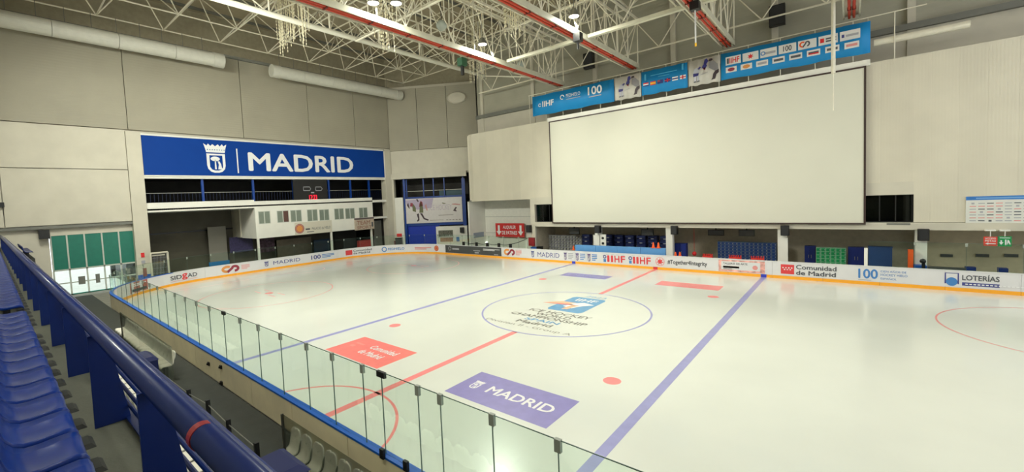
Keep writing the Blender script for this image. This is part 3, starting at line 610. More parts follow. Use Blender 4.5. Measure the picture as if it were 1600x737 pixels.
g = Gfx(lambda a, b, h: FD(a, b, h-.1), t, .006); w, h = a1-a0, b1-b0; Q = lambda L: [(a0+w*x, b0+h*y) for x, y in L]
pd = mat('poster_dark', (74, 56, 62), .5); pg = mat('poster_olive', (110, 112, 76), .5); pv = mat('poster_violet', (186, 172, 196), .5); pr = mat('poster_rose', (206, 150, 146), .5)
g.poly(Q([(.0, .95), (.5, .99), (.46, .6), (.2, .55), (.02, .75)]), pv, 1, 'print')
for L, m in (([(.24, .42), (.31, .42), (.31, .62), (.285, .85), (.265, .88), (.25, .7)], pg), ([(.24, .66), (.31, .7), (.3, .86), (.27, .9), (.25, .8)], deepred), ([(.19, .97), (.22, .98), (.24, .88), (.22, .86)], pd), ([(.19, .38), (.23, .4), (.235, .12), (.2, .06), (.19, .1), (.21, .18)], pd), ([(.25, .4), (.29, .4), (.33, .2), (.4, .14), (.39, .08), (.31, .16)], pd),
             ([(.12, .5), (.18, .46), (.18, .62), (.14, .8), (.12, .7)], pg), ([(.08, .7), (.13, .68), (.13, .82), (.09, .84)], deepred), ([(.02, .75), (.06, .6), (.07, .62), (.05, .85)], pd), ([(.34, .7), (.37, .5), (.39, .5), (.37, .78)], pr),
             ([(.86, .42), (.91, .58), (.885, .6), (.84, .46)], pd), ([(.88, .5), (.9, .46), (.89, .4), (.87, .44)], pd), ([(.82, .7), (.96, .66), (.97, .7), (.88, .74), (.83, .73)], pr), ([(.65, .8), (.72, .76), (.7, .74), (.66, .75)], pg)): g.poly(Q(L), m, 2, 'skater_print')
g.text('ICE HOCKEY', a0+w*.42, b0+h*.5, a0+w*.82, b0+h*.72, mat('poster_lilac', (200, 188, 200), .5), 2, False); g.bars([(a0+w*.58, b0+h*.28, a0+w*.84, b0+h*.3), (a0+w*.42, b0+h*.09, a0+w*.66, b0+h*.11)]+[(a0+w*(.71+.055*i), b0+h*.08, a0+w*(.745+.055*i), b0+h*.11) for i in range(5)], mat('poster_fine', (150, 140, 134), .5), 2)
# ticket kiosk
a0, b0, a1, b1 = DB(681, 354, 731, 386, .3); t = thing('ticket_kiosk', 'white kiosk with a serving window and wooden counter in the corner', 'kiosk', FD((a0+a1)/2, 0, .1))
dbox(a0, a1, 0, b1, -.6, .3).build('body', white, t)
c = DB(685, 360, 708, 369, .32); dbox(c[0], c[2], c[1], c[3], .3, .33).build('serving_window', mat('kiosk_glass', (112, 112, 100), .25, noise=.4, nscale=6), t); dbox(c[0]-.1, c[2]+.1, c[1]-.12, c[1], .3, .5).build('counter', wallc, t)
c = DB(688, 371, 708, 377, .32); dbox(c[0], c[2], c[1], c[3], .3, .34).build('wood_panel', mat('wood_panel', (176, 122, 76), .6, noise=.1), t)
c = DB(713, 370, 718, 377, .32); dbox(c[0], c[2], c[1], c[3], .3, .34).build('blue_notice', pblue, t)
c = DB(719, 355, 725, 363, .4); tag(dbox(c[0], c[2], c[1], c[3], .31, .7).build('kiosk_speaker', black), 'black speaker on the upper right of the white kiosk', 'speaker')
t = thing('extinguisher_signs', 'pair of dark red cabinets on the white wall left of the blue column', 'cabinet', FD(.9, .4, 0))
for u in (604, 613):
    c = DB(u, 376, u+6, 385, .15); dbox(c[0], c[2], c[1], c[3], .11, .22).build('cabinet_door', mat('dark_red_box', (112, 44, 48), .5), t)
c = DB(620, 365, 628, 369.5, .15); s = tag(dbox(c[0], c[2], c[1], c[3], .11, .17).build('round_red_sign', red), 'small red and white sign above the black bin', 'sign')
c = DB(620, 371, 630, 387, 0); t = thing('wheeled_bin', 'dark bin standing left of the blue corner wall', 'bin', FD(c[0]+.4, 0, .3))
dbox(c[0], c[2], 0, c[3]-.1, .16, .7).build('body', char, t); dbox(c[0]-.03, c[2]+.03, c[3]-.1, c[3], .13, .74).build('lid', black, t)

# ================================================================== ALCOVE
a0, b0, a1, b1 = YB(774, 348.5, 819.5, 371, 20.6); t = thing('skate_rental_sign', 'red ALQUILER DE PATINES sign with two white down arrows in the alcove', 'sign', ((a0+a1)/2, 20.6, b0))
MB().box(a0, 20.6, b0, a1, 20.66, b1).build('board', mat('sign_red', (206, 44, 42), .5), t); g = Gfx(FY(20.6), t, .006); w, h = a1-a0, b1-b0
MB().box(a0+.2, 20.66, b1-.2, a0+.3, 20.99, b1-.1).box(a1-.3, 20.66, b1-.2, a1-.2, 20.99, b1-.1).build('wall_bracket', steel, t)
g.text('ALQUILER', a0+w*.27, b0+h*.56, a0+w*.72, b0+h*.84, pw, 1); g.text('DE PATINES', a0+w*.23, b0+h*.18, a0+w*.76, b0+h*.45, pw, 1)
for c in (.12, .88): g.poly([(a0+w*(c+x), b0+h*y) for x, y in ((0, .12), (.09, .42), (.035, .42), (.035, .85), (-.035, .85), (-.035, .42), (-.09, .42))], pw, 1, 'arrow')
speaker('black loudspeaker on the pillar right of the red rental sign', PY(828, 357, 17.95), (.25, .2, .4))
a0, b0, a1, b1 = YB(826, 371, 835, 384, 17.8); tag(MB().box(a0, 17.75, b0, a1, YW-.03, b1).build('hose_box', mat('hose_red', (168, 40, 48), .4)), 'red fire hose box on the pillar right of the alcove', 'cabinet')
a0, b0, a1, b1 = YB(821, 376, 824, 393, 17); tag(MB().box(a0, 17, 0, a1, 17.12, b1).build('white_post', white), 'short white post before the alcove pillar', 'post')
a0, b0, a1, b1 = YB(829, 386, 838, 394, 17.2); tag(MB().box(a0, 17.2, 0, a1, 17.7, b1).build('blue_box', capblue), 'bright blue box behind the boards left of the storage arcade', 'box')
a0, b0, a1, b1 = YB(838, 385, 845, 394, 17.2); tag(MB().box(a0+.02, 17.2, 0, a1, 17.7, b1).build('black_box', black), 'black box beside the bright blue box', 'box')
t = thing('cable_rail', 'black cable looping along clamps above the far left boards', 'cable', (-17, YF+.2, BH))
ss = [S(u) for u in (724, 744, 761, 779, 797)]
for s in ss: p = FB(s, 0, -.1); MB().box(p.x-.12, p.y-.1, BH, p.x+.12, p.y+.1, BH+.4).build('clamp_block', black, t)
pts = []
for a, b in zip(ss, ss[1:]+[S(830)]):
    for i in range(6): f = i/6; q = FB(a+(b-a)*f, 0, -.1); pts.append((q.x, q.y, BH+.35-.5*f*(1-f)+(.9*f if b > ss[-1] else 0)))
MB().chain(pts, .03, 5).build('cable', black, t)
for u0, v0, u1, v1, lb in ((740, 364, 756, 369.5, 'pale blue notice on the side wall of the alcove'), ):
    p, q = PX(u0, v0, -23.28), PX(u1, v1, -23.28); tag(MB().box(-23.3, p.y, q.z, -23.26, q.y, p.z).build('wall_notice', mat('notice_bluegrey', (150, 160, 176), .5)), lb, 'notice')
a0, b0, a1, b1 = YB(747, 377, 761, 380, 20.9); tag(MB().box(a0, 20.85, b0, a1, 20.99, b1).build('tube_lamp', mat('tube_white', (250, 250, 248), .3, emit=2)), 'lit white tube lamp low on the alcove wall', 'lamp')

# ================================================================== STORAGE ARCADE
def yb(name, label, cat, u0, v0, u1, v1, y, m, dep=.5, z0=0, group=None):
    a0, b0, a1, b1 = YB(u0, v0, u1, v1, y); return a0, (z0 if z0 is not None else b0), a1, b1
# pale rack
a0, b0, a1, b1 = YB(843, 367, 909, 395, 20.5); t = thing('storage_rack', 'pale grey rack of small skate cubbies at the left of the arcade', 'rack', ((a0+a1)/2, 20.8, 0))
MB().box(a0, 20.95, 0, a1, 21.05, b1).build('back_board', grey, t); nc, nr = 14, 6
for i in range(nc+1): x = a0+(a1-a0)*i/nc; MB().box(x-.02, 20.5, 0, x+.02, 20.95, b1).build('divider', pale, t)
for j in range(nr+1): z = b1*j/nr; MB().box(a0, 20.48, z-.025, a1, 20.95, z+.025).build('shelf', pale, t)
sk = mat('skate_grey', (176, 176, 168), .5, rnd=.2); me = MB().box(-.1, -.14, 0, .1, .14, .16).box(-.1, .02, .16, .1, .14, .26).box(-.015, -.15, -.04, .015, .15, 0).mesh('rental_skate')
for i in range(nc):
    for j in range(1, nr):
        o = tag(link('rental_skate', me, sk), 'pale rental skate lying in the grey cubby rack', 'skate', 'rental skates in the grey rack'); o.location = (a0+(a1-a0)*(i+.5)/nc, 20.68, b1*j/nr+.07)
# stacked blue crates
crm = mat('crate_blue', (22, 38, 96), .4, noise=.1, rnd=.15)
mb = MB().box(-.42, -.3, 0, .42, .3, .03)
for sx in (-1, 1): mb.box(sx*.42, -.3, 0, sx*.39, .3, .36)
for sy in (-1, 1): mb.box(-.42, sy*.3, 0, .42, sy*.27, .12).box(-.42, sy*.3, .2, .42, sy*.27, .36)
mb.box(-.45, -.33, .36, .45, -.27, .42).box(-.45, .27, .36, .45, .33, .42).box(-.45, -.33, .36, -.39, .33, .42).box(.39, -.33, .36, .45, .33, .42); crme = mb.mesh('storage_crate')
lab = MB().box(-.12, -.345, .12, .12, -.3, .2).mesh('crate_label')
def crate(x, y, z):
    o = tag(link('storage_crate', crme, crm), 'dark blue crate stacked with others in the arcade behind the light blue ledge', 'crate', 'stacked dark blue crates'); o.location = (x, y, z)
    q = link('label_plate', lab, pale); q.parent = o
for u in (918,): x = PY(u, 385, 20.3).x; [crate(x, 20.3, .43*k) for k in range(5)]
x0, x1 = PY(948, 385, 20.4).x, PY(1046, 385, 20.4).x
for i in range(6): [crate(x0+.3+(x1-x0-.6)*i/5+random.uniform(-.02, .02), 20.4, .43*k) for k in range(5)]
# lockers
def lockers(label, u0, v0, u1, v1, y, nc, nr, mdoor, mframe):
    a0, b0, a1, b1 = YB(u0, v0, u1, v1, y); t = thing('locker_bank', label, 'lockers', ((a0+a1)/2, y+.25, 0)); MB().box(a0, y+.03, 0, a1, y+.5, b1).build('body', mframe, t)
    cw, ch = (a1-a0)/nc, (b1-.05)/nr; dm = MB().box(-cw/2+.025, -.03, -ch/2+.02, cw/2-.025, 0, ch/2-.02).mesh('locker_door'); hm = MB().box(-.02, -.05, -.05, .02, -.03, .05).mesh('door_handle')
    for i in range(nc):
        for j in range(nr):
            o = link('locker_door', dm, mdoor, t); o.location = (a0+cw*(i+.5), y+.03, .03+ch*(j+.5)); h = link('door_handle', hm, pale); h.parent = o; h.location = (cw*.3, 0, 0)
lockers('wide bank of dark blue lockers behind the boards under the screen', 1121, 377, 1213, 412, 20.2, 14, 7, mat('locker_blue', (16, 62, 130), .4, rnd=.12), mat('locker_frame', (96, 116, 140), .4))
lockers('bright green lockers with white frames in the arcade at the right', 1275, 386.5, 1322, 416, 19.6, 6, 6, mat('locker_green', (12, 148, 84), .4, rnd=.06), mat('locker_frame_green', (150, 205, 170), .4))
for u0, v0, u1, v1, y, lb in ((1054, 380, 1072, 405, 18.9, 'plain dark blue cabinet beside the white arcade pillar'), (1257, 384, 1274, 416, 20.0, 'blue cabinet left of the green lockers'), (1325, 386, 1351, 419, 20.0, 'wide dark blue cabinet right of the green lockers')):
    a0, b0, a1, b1 = YB(u0, v0, u1, v1, y); t = thing('cabinet', lb, 'cabinet', ((a0+a1)/2, y+.3, 0)); MB().box(a0, y+.03, 0, a1, y+.6, b1).build('body', mat('cabinet_blue', (20, 44, 130), .45), t)
    mx = (a0+a1)/2; [MB().box(p, y, .05, q, y+.03, b1-.05).build('door', mat('cabinet_blue', (0, 0, 0)), t) for p, q in ((a0+.03, mx-.015), (mx+.015, a1-.03))]; [MB().box(mx+d-.015, y-.03, b1*.45, mx+d+.015, y, b1*.6).build('handle', steel, t) for d in (-.08, .08)]
a0, b0, a1, b1 = YB(1357, 386, 1394, 420, 19); tag(MB().box(a0, 19, 0, a1, 19.5, b1).box(a0-.03, 18.97, b1, a1+.03, 19.53, b1+.05).build('storage_chest', mat('chest_blue', (26, 62, 120), .5, noise=.1)), 'tall blue chest behind the glass left of the right pillar', 'chest')
# white machine panels on pillars
for u0, v0, u1, v1, lb in ((927, 367, 937, 391, 'tall white vending machine left half beside the arcade pillar'), (937.5, 366, 947, 391, 'white control cabinet with dark dials beside the stacked blue crates'), (1215.5, 371, 1231, 404, 'white panel fixed to the pillar left of the green lockers')):
    a0, b0, a1, b1 = YB(u0, v0, u1, v1, 17.85); t = thing('equipment_cabinet', lb, 'panel', ((a0+a1)/2, 17.9, b0)); MB().box(a0, 17.85, max(0, b0-.4), a1, YW-.02, b1).build('body', white, t)
    if u0 == 937.5: [MB().lathe([(.0, 0), (.12, 0), (.12, .05), (0, .05)], ((a0+a1)/2, 17.85, b1-.35-.5*k), 10, 'Y').build('dial', black, t) for k in range(3)]
for u, v, lb in ((936, 357.5, 'black loudspeaker on the second arcade pillar'), (1055, 359, 'black loudspeaker on the arcade pillar by the plain blue cabinet'), (1227, 359.5, 'black loudspeaker above the white pillar panel'), (1442, 366, 'large black loudspeaker on the right pillar')):
    speaker(lb, PY(u, v, 17.95), (.25, .22, .36))
for u0, v0, u1, v1, y, lb in ((889, 356, 905, 366, 19.4, 'dark hanging screen above the pale skate rack'), (1002, 358, 1021, 368, 19.4, 'dark hanging screen above the blue crates'), (1154, 359, 1179, 369, 19.6, 'dark hanging screen above the blue lockers'), (1106, 359, 1131, 368, 20.5, 'dark teal hanging screen left of the locker bank')):
    a0, b0, a1, b1 = YB(u0, v0, u1, v1, y); t = thing('hanging_screen', lb, 'screen', ((a0+a1)/2, y, b0)); MB().box(a0, y, b0, a1, y+.12, b1).build('case', black, t); MB().box(a0+.05, y-.01, b0+.05, a1-.05, y, b1-.05).build('display', char, t); MB().box((a0+a1)/2-.05, y+.04, b1, (a0+a1)/2+.05, y+.1, 3.4).build('mount', black, t)
# light blue ledge, cones, red items
a0, b0, a1, b1 = YB(899, 390, 1040, 404, 15.5); t = thing('padded_barrier', 'long light blue padded barrier standing behind the far boards', 'barrier', ((a0+a1)/2, 15.6, 0)); n = 4; b1 = 1.62
for i in range(n): MB().box(a0+(a1-a0)*i/n+.01, 15.5, 0, a0+(a1-a0)*(i+1)/n-.01, 15.7, b1).build('pad', mat('pad_blue', (96, 156, 214), .5, noise=.04), t)
def cone(label, x, y, z, s=1.):
    t = thing('traffic_cone', label, 'cone', (x, y, z), 'orange cones behind the boards'); MB().box(x-.17*s, y-.17*s, z, x+.17*s, y+.17*s, z+.03).build('base', orange, t); MB().lathe([(.13*s, .03), (.05*s, .5*s), (.03*s, .52*s)], (x, y, z), 12).build('cone', orange, t)
for u in (1021, 1029): cone('small orange cone standing on the light blue barrier', PY(u, 392, 15.6).x, 15.6, 1.62, .9)
for u in (1055.5, 1062.5): cone('orange cone by the plain blue cabinet behind the boards', PY(u, 402, 16.2).x, 16.2, .62, 1.25)
tag(MB().box(PY(1049, 402, 16.2).x, 16, 0, PY(1069, 402, 16.2).x, 16.5, .62).build('low_plinth', char), 'low dark plinth under the two orange cones', 'plinth')
for k, u in enumerate((896, 901.5, 907)): x = PY(u, 386, 16.4).x; cone('orange cone in the small heap left of the blue crates', x, 16.4, 1.0, .8)
tag(MB().box(PY(894, 402, 16.4).x, 16.1, 0, PY(909, 402, 16.4).x, 16.7, 1.0).build('cone_table', grey), 'grey table carrying the heap of orange cones', 'table')
rk = mat('sledge_red', (214, 52, 44), .45)
for u0, u1, lb in ((1096, 1115, 'red skating aid at the left before the arcade wall'), (1137, 1160, 'red skating aid before the middle of the blue lockers'), (1171, 1196, 'red skating aid before the right of the blue lockers')):
    a0, b0, a1, b1 = YB(u0, 403, u1, 412, 16.6); t = thing('skating_aid', lb, 'skating aid', ((a0+a1)/2, 16.7, 0), 'red skating aids')
    MB().hexa([(a0, 16.5, .3), (a1, 16.5, .3), (a1, 16.9, .3), (a0, 16.9, .3)], [(a0+.1, 16.55, 1.02), (a1-.1, 16.55, 1.02), (a1-.1, 16.85, 1.02), (a0+.1, 16.85, 1.02)]).build('body', rk, t)
    for i in range(6): x = a0+.12+(a1-a0-.24)*i/5; MB().box(x-.03, 16.6, 1.02, x+.03, 16.8, 1.16).build('handle', rk, t)
    for x in (a0+.1, a1-.1): MB().box(x-.06, 16.4, 0, x+.06, 17, .3).build('runner', rk, t)
for u, v, lb in ((1085, 396, 'red ball-like buoy hanging left of the blue lockers'),): p = PY(u, v, 19.5); t = thing('red_buoy', lb, 'buoy', p); MB().lathe([(0, -.2), (.12, -.16), (.19, 0), (.12, .16), (0, .2)], p, 12).build('ball', red, t, True); MB().tube(p, (p.x, p.y, 3.4), .02, 6).build('cord', red, t)
a0, b0, a1, b1 = YB(1419, 390, 1427, 408, 17.6); tag(MB().box(a0, 17.6, 0, a1, 17.9, b1).build('orange_locker', orange), 'orange upright box left of the right pillar', 'box')
a0, b0, a1, b1 = YB(1428, 414, 1448, 424, 17.5); tag(MB().box(a0, 17.4, 0, a1, YW-.03, b1).build('pillar_guard', capblue), 'blue guard around the foot of the right pillar', 'guard')
tag(MB().box(PY(1440, 410, 17.2).x, 17, 0, PY(1445, 410, 17.2).x, 17.2, 1.15).lathe([(.0, 0), (.13, .05), (.15, .15), (.1, .26), (0, .3)], (PY(1442, 405, 17.1).x, 17.1, 1.12), 10).build('dummy_post', black), 'dark post with rounded head before the right pillar', 'post')
t = thing('low_bench', 'long low dark bench behind the far glass at the right', 'bench', (17, 17, 0)); a0, b0, a1, b1 = YB(1450, 416, 1508, 424, 17)
MB().box(a0, 16.8, b1-.1, a1, 17.2, b1).build('seat_plank', char, t); [MB().box(x, 16.85, 0, x+.08, 17.15, b1-.1).build('leg', char, t) for x in np.linspace(a0, a1-.1, 5)]; MB().box(a1, 16.8, 0, a1+.4, 17.2, b1+.1).build('end_block', deepblue, t)
t = thing('blue_ramp_block', 'small dark blue wedge on the floor behind the right glass', 'wedge', (19, 17, 0)); a0, b0, a1, b1 = YB(1560, 418, 1574, 427, 17); MB().hexa([(a0, 16.8, 0), (a1, 16.8, 0), (a1, 17.2, 0), (a0, 17.2, 0)], [(a1-.35, 16.8, b1), (a1, 16.8, b1), (a1, 17.2, b1), (a1-.35, 17.2, b1)]).build('body', deepblue, t)
struct('wall_right_room', MB().box(15.6, 21.2, 0, 30, 21.4, 3.4), mat('right_room_wall', (206, 192, 162), .7, noise=.06))
for u in (1479, 1535, 1580): p = PY(u, 399, 21.15); tag(MB().box(p.x-.28, 21.1, p.z-.09, p.x+.28, 21.19, p.z+.09).build('wall_lamp', char), {1479: 'small dark wall lamp right of the right pillar', 1535: 'small dark wall lamp below the red hanging sign', 1580: 'small dark wall lamp below the green hanging sign'}[u], 'lamp')
# hanging signs and sponsor board
for u0, v0, u1, v1, m, lb, L in ((1537, 369.5, 1558, 384, mat('sign_orange_red', (226, 70, 52), .5), 'red hanging direction sign with a white arrow', 1), (1560, 369, 1580.5, 385, mat('sign_green', (16, 150, 80), .5), 'green hanging emergency exit sign', 0)):
    a0, b0, a1, b1 = YB(u0, v0, u1, v1, 17.6); t = thing('hanging_sign', lb, 'sign', ((a0+a1)/2, 17.6, b0)); MB().box(a0, 17.6, b0, a1, 17.65, b1).build('board', m, t); mx = (a0+a1)/2; MB().tube((mx, 17.62, b1), (mx, 17.62, 3.2), .02, 6).build('hanger', white, t)
    MB().box(mx-.2, 17.6, 3.12, mx+.2, 18, 3.2).build('ceiling_plate', white, t)
    g = Gfx(FY(17.6), t, .005); w, h = a1-a0, b1-b0
    if L: g.text('ACCESO', a0+w*.1, b0+h*.72, a0+w*.9, b0+h*.9, pw, 1); g.text('PISTAS', a0+w*.1, b0+h*.44, a0+w*.9, b0+h*.64, pw, 1); g.poly([(a0+w*x, b0+h*y) for x, y in ((.12, .22), (.35, .36), (.35, .27), (.9, .27), (.9, .17), (.35, .17), (.35, .08))], pw, 1, 'arrow')
    else: g.bars([(a0+w*.1, b0+h*.82, a0+w*.9, b0+h*.88)], pw, 1); g.poly([(a0+w*x, b0+h*y) for x, y in ((.22, .12), (.4, .42), (.28, .42), (.28, .62), (.16, .62), (.16, .42), (.05, .42))], pw, 1, 'arrow'); g.rect(a0+w*.5, b0+h*.12, a0+w*.62, b0+h*.68, pw, 1, 'door_symbol'); g.poly([(a0+w*x, b0+h*y) for x, y in ((.68, .12), (.76, .4), (.9, .12), (.92, .3), (.8, .62), (.7, .68), (.66, .4))], pw, 1, 'runner_symbol')
a0, b0, a1, b1 = YB(1509, 307, 1640, 353, YW); t = thing('sponsor_board', 'white sponsor backdrop with blue header and rows of small logos on the right wall', 'board', ((a0+a1)/2, YW, b0)); MB().box(a0, YW-.06, b0, a1, YW, b1).build('sheet', mat('sponsor_white', (222, 222, 214), .5), t)
g = Gfx(FY(YW-.06), t, .005); g.rect(a0, b1-.22, a1, b1, mat('sponsor_blue', (50, 120, 196), .5, noise=.1), 1, 'header'); g.bars([(a0+.4, b1-.15, a1-.1, b1-.08)], mat('header_pale', (120, 170, 220), .5), 2)
ms = [pale, ink, pale, pinkp, ink, pale]; k = 0; nx = int((a1-a0)/.34)
for i in range(nx):
    for j in range(8):
        x = a0+.28+.34*i; z = b1-.42-(b1-b0-.5)*j/7.3; k = (i*5+j*3+(i*j) % 4) % 6; hh = .05 if (i+2*j) % 7 == 0 else .025; ww = .06 if hh > .04 else .13
        g.rect(x-ww, z-hh, x+ww, z+hh, ms[k], 1, 'logo_print')

# ================================================================== SCREEN AND HANGING BANNERS
a0, b0, a1, b1 = -11.3, 3.58, 12.62, 13.75; t = thing('projection_screen', 'huge blank white projection screen with dark border on the far wall', 'screen', ((a0+a1)/2, YW-.3, b0))
scr = mat('screen_fabric', (218, 216, 200), .7, noise=.015, nscale=.4); MB().box(a0, YW-.3, b0, a1, YW-.02, b1).build('fabric', scr, t)
bd = mat('screen_border', (62, 44, 40), .5); bb = .11
for bx in ((a0-bb, b0-bb, a1+bb, b0), (a0-bb, b1, a1+bb, b1+bb), (a0-bb, b0, a0, b1), (a1, b0, a1+bb, b1)): MB().box(bx[0], YW-.33, bx[1], bx[2], YW-.02, bx[3]).build('border', bd, t)
MB().box(a0-.3, YW-.25, b1+bb, a1+.3, YW-.02, b1+.5).build('top_housing', white, t)
YB2 = YW-.15
skyb = mat('sky_blue_banner', (8, 138, 204), .55, noise=.04, nscale=.8); photo = mat('photo_banner', (212, 208, 198), .55, noise=.04); flagw = pw
def sheet(mb, x0, x1, z0, z1, y):
    n = 14; v = []; f = []
    for i in range(n+1):
        x = x0+(x1-x0)*i/n; d = .035*math.sin(i*1.9+x0)
        v += [(x, y+d, z0+.04*math.sin(i*1.3)), (x, y+d*.3, z1-.05*abs(math.sin(math.pi*i/4))), (x, y+d+.02, z0+.04*math.sin(i*1.3)), (x, y+d*.3+.02, z1-.05*abs(math.sin(math.pi*i/4)))]
    for i in range(n): b = 4*i; c = b+4; f += [(b, c, c+1, b+1), (b+2, b+3, c+3, c+2), (b, b+2, c+2, c), (b+1, c+1, c+3, b+3)]
    f += [(0, 1, 3, 2), (4*n, 4*n+2, 4*n+3, 4*n+1)]; mb.v = v; mb.f = f; return mb
BX = [PY(u, v, YB2).x for u, v in ((832, 168), (960, 145), (1002, 135), (1075, 120), (1126, 110), (1361, 60))]
BZ0, BZ1 = 14.7, 16.75
def banner(i, m, label):
    t = thing('hanging_banner', label, 'banner', ((BX[i]+BX[i+1])/2, YB2, BZ0)); sheet(MB(), BX[i]+.03, BX[i+1]-.03, BZ0, BZ1, YB2).build('cloth', m, t, True); [MB().tube((q, YB2, BZ1-.12), (q, YW+.06, 17.0), .012, 4).build('tie', white, t) for q in (BX[i]+.15, BX[i+1]-.15)]; return t, Gfx(lambda a, b, h: Vector((a, YB2-.05-h, b)), t, .006), BX[i], BX[i+1]-BX[i]
H = BZ1-BZ0
t, g, x0, w = banner(0, skyb, 'sky blue banner with white IIHF and 100 lettering, leftmost of the row')
g.text('IIHF', x0+w*.14, BZ0+H*.38, x0+w*.29, BZ0+H*.66, pw, 1); g.arc(x0+w*.105, BZ0+H*.5, .14, .07, 30, 330, pw, 1); g.text('FEDHIELO', x0+w*.45, BZ0+H*.6, x0+w*.62, BZ0+H*.76, pw, 1, False); g.arc(x0+w*.4, BZ0+H*.66, .2, .08, 0, 300, pw, 1); g.bars([(x0+w*.45, BZ0+H*.5, x0+w*.62, BZ0+H*.53)], pale, 1); g.text('100', x0+w*.71, BZ0+H*.48, x0+w*.87, BZ0+H*.86, pw, 1); g.bars([(x0+w*.72, BZ0+H*.38, x0+w*.86, BZ0+H*.42)], pale, 1)
kit = mat('kit_blue', (54, 52, 128), .5); kit2 = mat('kit_white', (196, 196, 206), .5); ref1 = mat('referee_grey', (140, 138, 140), .5); ref2 = mat('referee_black', (58, 44, 50), .5)
def faceoff(g, x0, w):
    Q = lambda L: [(x0+w*a, BZ0+H*b) for a, b in L]
    for L, m in (([(.16, .46), (.2, .62), (.3, .68), (.38, .58), (.34, .44)], kit2), ([(.3, .62), (.38, .7), (.42, .66), (.36, .58)], kit), ([(.17, .34), (.33, .36), (.35, .46), (.17, .47)], kit), ([(.2, .16), (.26, .16), (.28, .34), (.19, .35)], kit2), ([(.29, .16), (.35, .17), (.34, .35), (.29, .35)], kit2), ([(.18, .11), (.27, .12), (.26, .16), (.19, .16)], ink), ([(.28, .11), (.38, .13), (.35, .17), (.29, .16)], ink),
                 ([(.44, .62), (.54, .56), (.6, .68), (.56, .78), (.48, .74)], kit), ([(.48, .57), (.54, .52), (.56, .6), (.5, .64)], deepred), ([(.5, .76), (.53, .92), (.6, .95), (.64, .84), (.58, .74)], kit), ([(.64, .82), (.68, .92), (.76, .91), (.77, .83)], ref2),
                 ([(.66, .58), (.68, .8), (.8, .82), (.92, .66), (.94, .48), (.84, .42), (.74, .5)], ref1), ([(.84, .42), (.95, .47), (.95, .34), (.88, .28), (.84, .12), (.72, .1), (.76, .18), (.78, .32)], ref2), ([(.4, .36), (.62, .42), (.62, .44), (.4, .38)], pale)): g.poly(Q(L), m, 1, 'player_print')
t, g, x0, w = banner(1, photo, 'photo banner of a faceoff between the two smaller blue banners'); faceoff(g, x0, w)
t, g, x0, w = banner(2, skyb, 'sky blue banner with a row of small national flags')
g.bars([(x0+w*.22, BZ0+H*.74, x0+w*.78, BZ0+H*.77), (x0+w*.38, BZ0+H*.64, x0+w*.62, BZ0+H*.67), (x0+w*.08, BZ0+H*.6, x0+w*.12, BZ0+H*.86), (x0+w*.88, BZ0+H*.72, x0+w*.92, BZ0+H*.95)], mat('banner_pale', (70, 170, 216), .5), 1)
fl = [[(red, .66, 1), (pw, .33, .66), (mat('flag_blue', (30, 50, 130), .5), 0, .33)], [(red, .75, 1), (mat('flag_yellow', (246, 190, 40), .5), .25, .75), (red, 0, .25)], [(MATS['flag_blue'], 0, 1)], [(MATS['flag_blue'], 0, 1)], [(pw, .66, 1), (MATS['flag_blue'], .33, .66), (pw, 0, .33)], [(pw, 0, 1)]]
for i, st in enumerate(fl):
    fx = x0+w*(.05+.158*i); fz = BZ0+H*.36; fw, fh = w*.12, H*.15
    for m, q0, q1 in st: g.rect(fx, fz+fh*q0, fx+fw, fz+fh*q1, m, 1, 'flag_print')
    if i in (3, 5): m2 = red; g.rect(fx, fz+fh*.38, fx+fw, fz+fh*.62, m2, 2, 'flag_cross'); g.rect(fx+fw*.38, fz, fx+fw*.58, fz+fh, m2, 2, 'flag_cross')
    if i == 2: g.rect(fx, fz+fh*.5, fx+fw*.5, fz+fh, deepred, 2, 'flag_canton')
t, g, x0, w = banner(3, photo, 'photo banner of a faceoff left of the long sponsor banner'); faceoff(g, x0, w)
t, g, x0, w = banner(4, skyb, 'long sky blue banner with two rows of white sponsor cards')
cardm = mat('card_white', (226, 226, 222), .5)
for i in range(7):
    p = x0+w*(.042+.13*i); c = g.rect(p, BZ0+H*.52, p+w*.118, BZ0+H*.82, cardm, 1, 'sponsor_card'); q = p+w*.118
    if i == 0: g.text('IIHF', p+w*.03, BZ0+H*.57, q-w*.012, BZ0+H*.77, red, 2, True, c); g.bars([(p+w*.01, BZ0+H*.57, p+w*.025, BZ0+H*.77)], ink, 2, 'print', c)
    elif i == 1: g.leaf((p+q)/2, BZ0+H*.67, .22, red, 2, c)
    elif i == 2: g.bars([(p+w*.035, BZ0+H*.62, q-w*.01, BZ0+H*.7)], pale, 2, 'fine_print', c); g.arc(p+w*.02, BZ0+H*.67, .12, .06, 0, 360, pblue, 2, 'emblem', c)
    elif i == 3: g.text('100', p+w*.03, BZ0+H*.58, q-w*.03, BZ0+H*.77, ink, 2, True, c)
    elif i == 4: g.swirl(p+w*.01, BZ0+H*.57, p+w*.075, BZ0+H*.78, orange, ink, 2, c)
    elif i == 5: g.rect(p+w*.01, BZ0+H*.6, p+w*.035, BZ0+H*.74, red, 2, 'print', c); g.bars([(p+w*.045, BZ0+H*.68, q-w*.01, BZ0+H*.73), (p+w*.045, BZ0+H*.6, q-w*.01, BZ0+H*.65)], ink, 2, 'fine_print', c)
    else: g.bars([(p+w*.035, BZ0+H*.63, q-w*.01, BZ0+H*.7)], pale, 2, 'fine_print', c); g.rect(p+w*.01, BZ0+H*.62, p+w*.026, BZ0+H*.72, navy, 2, 'print', c)
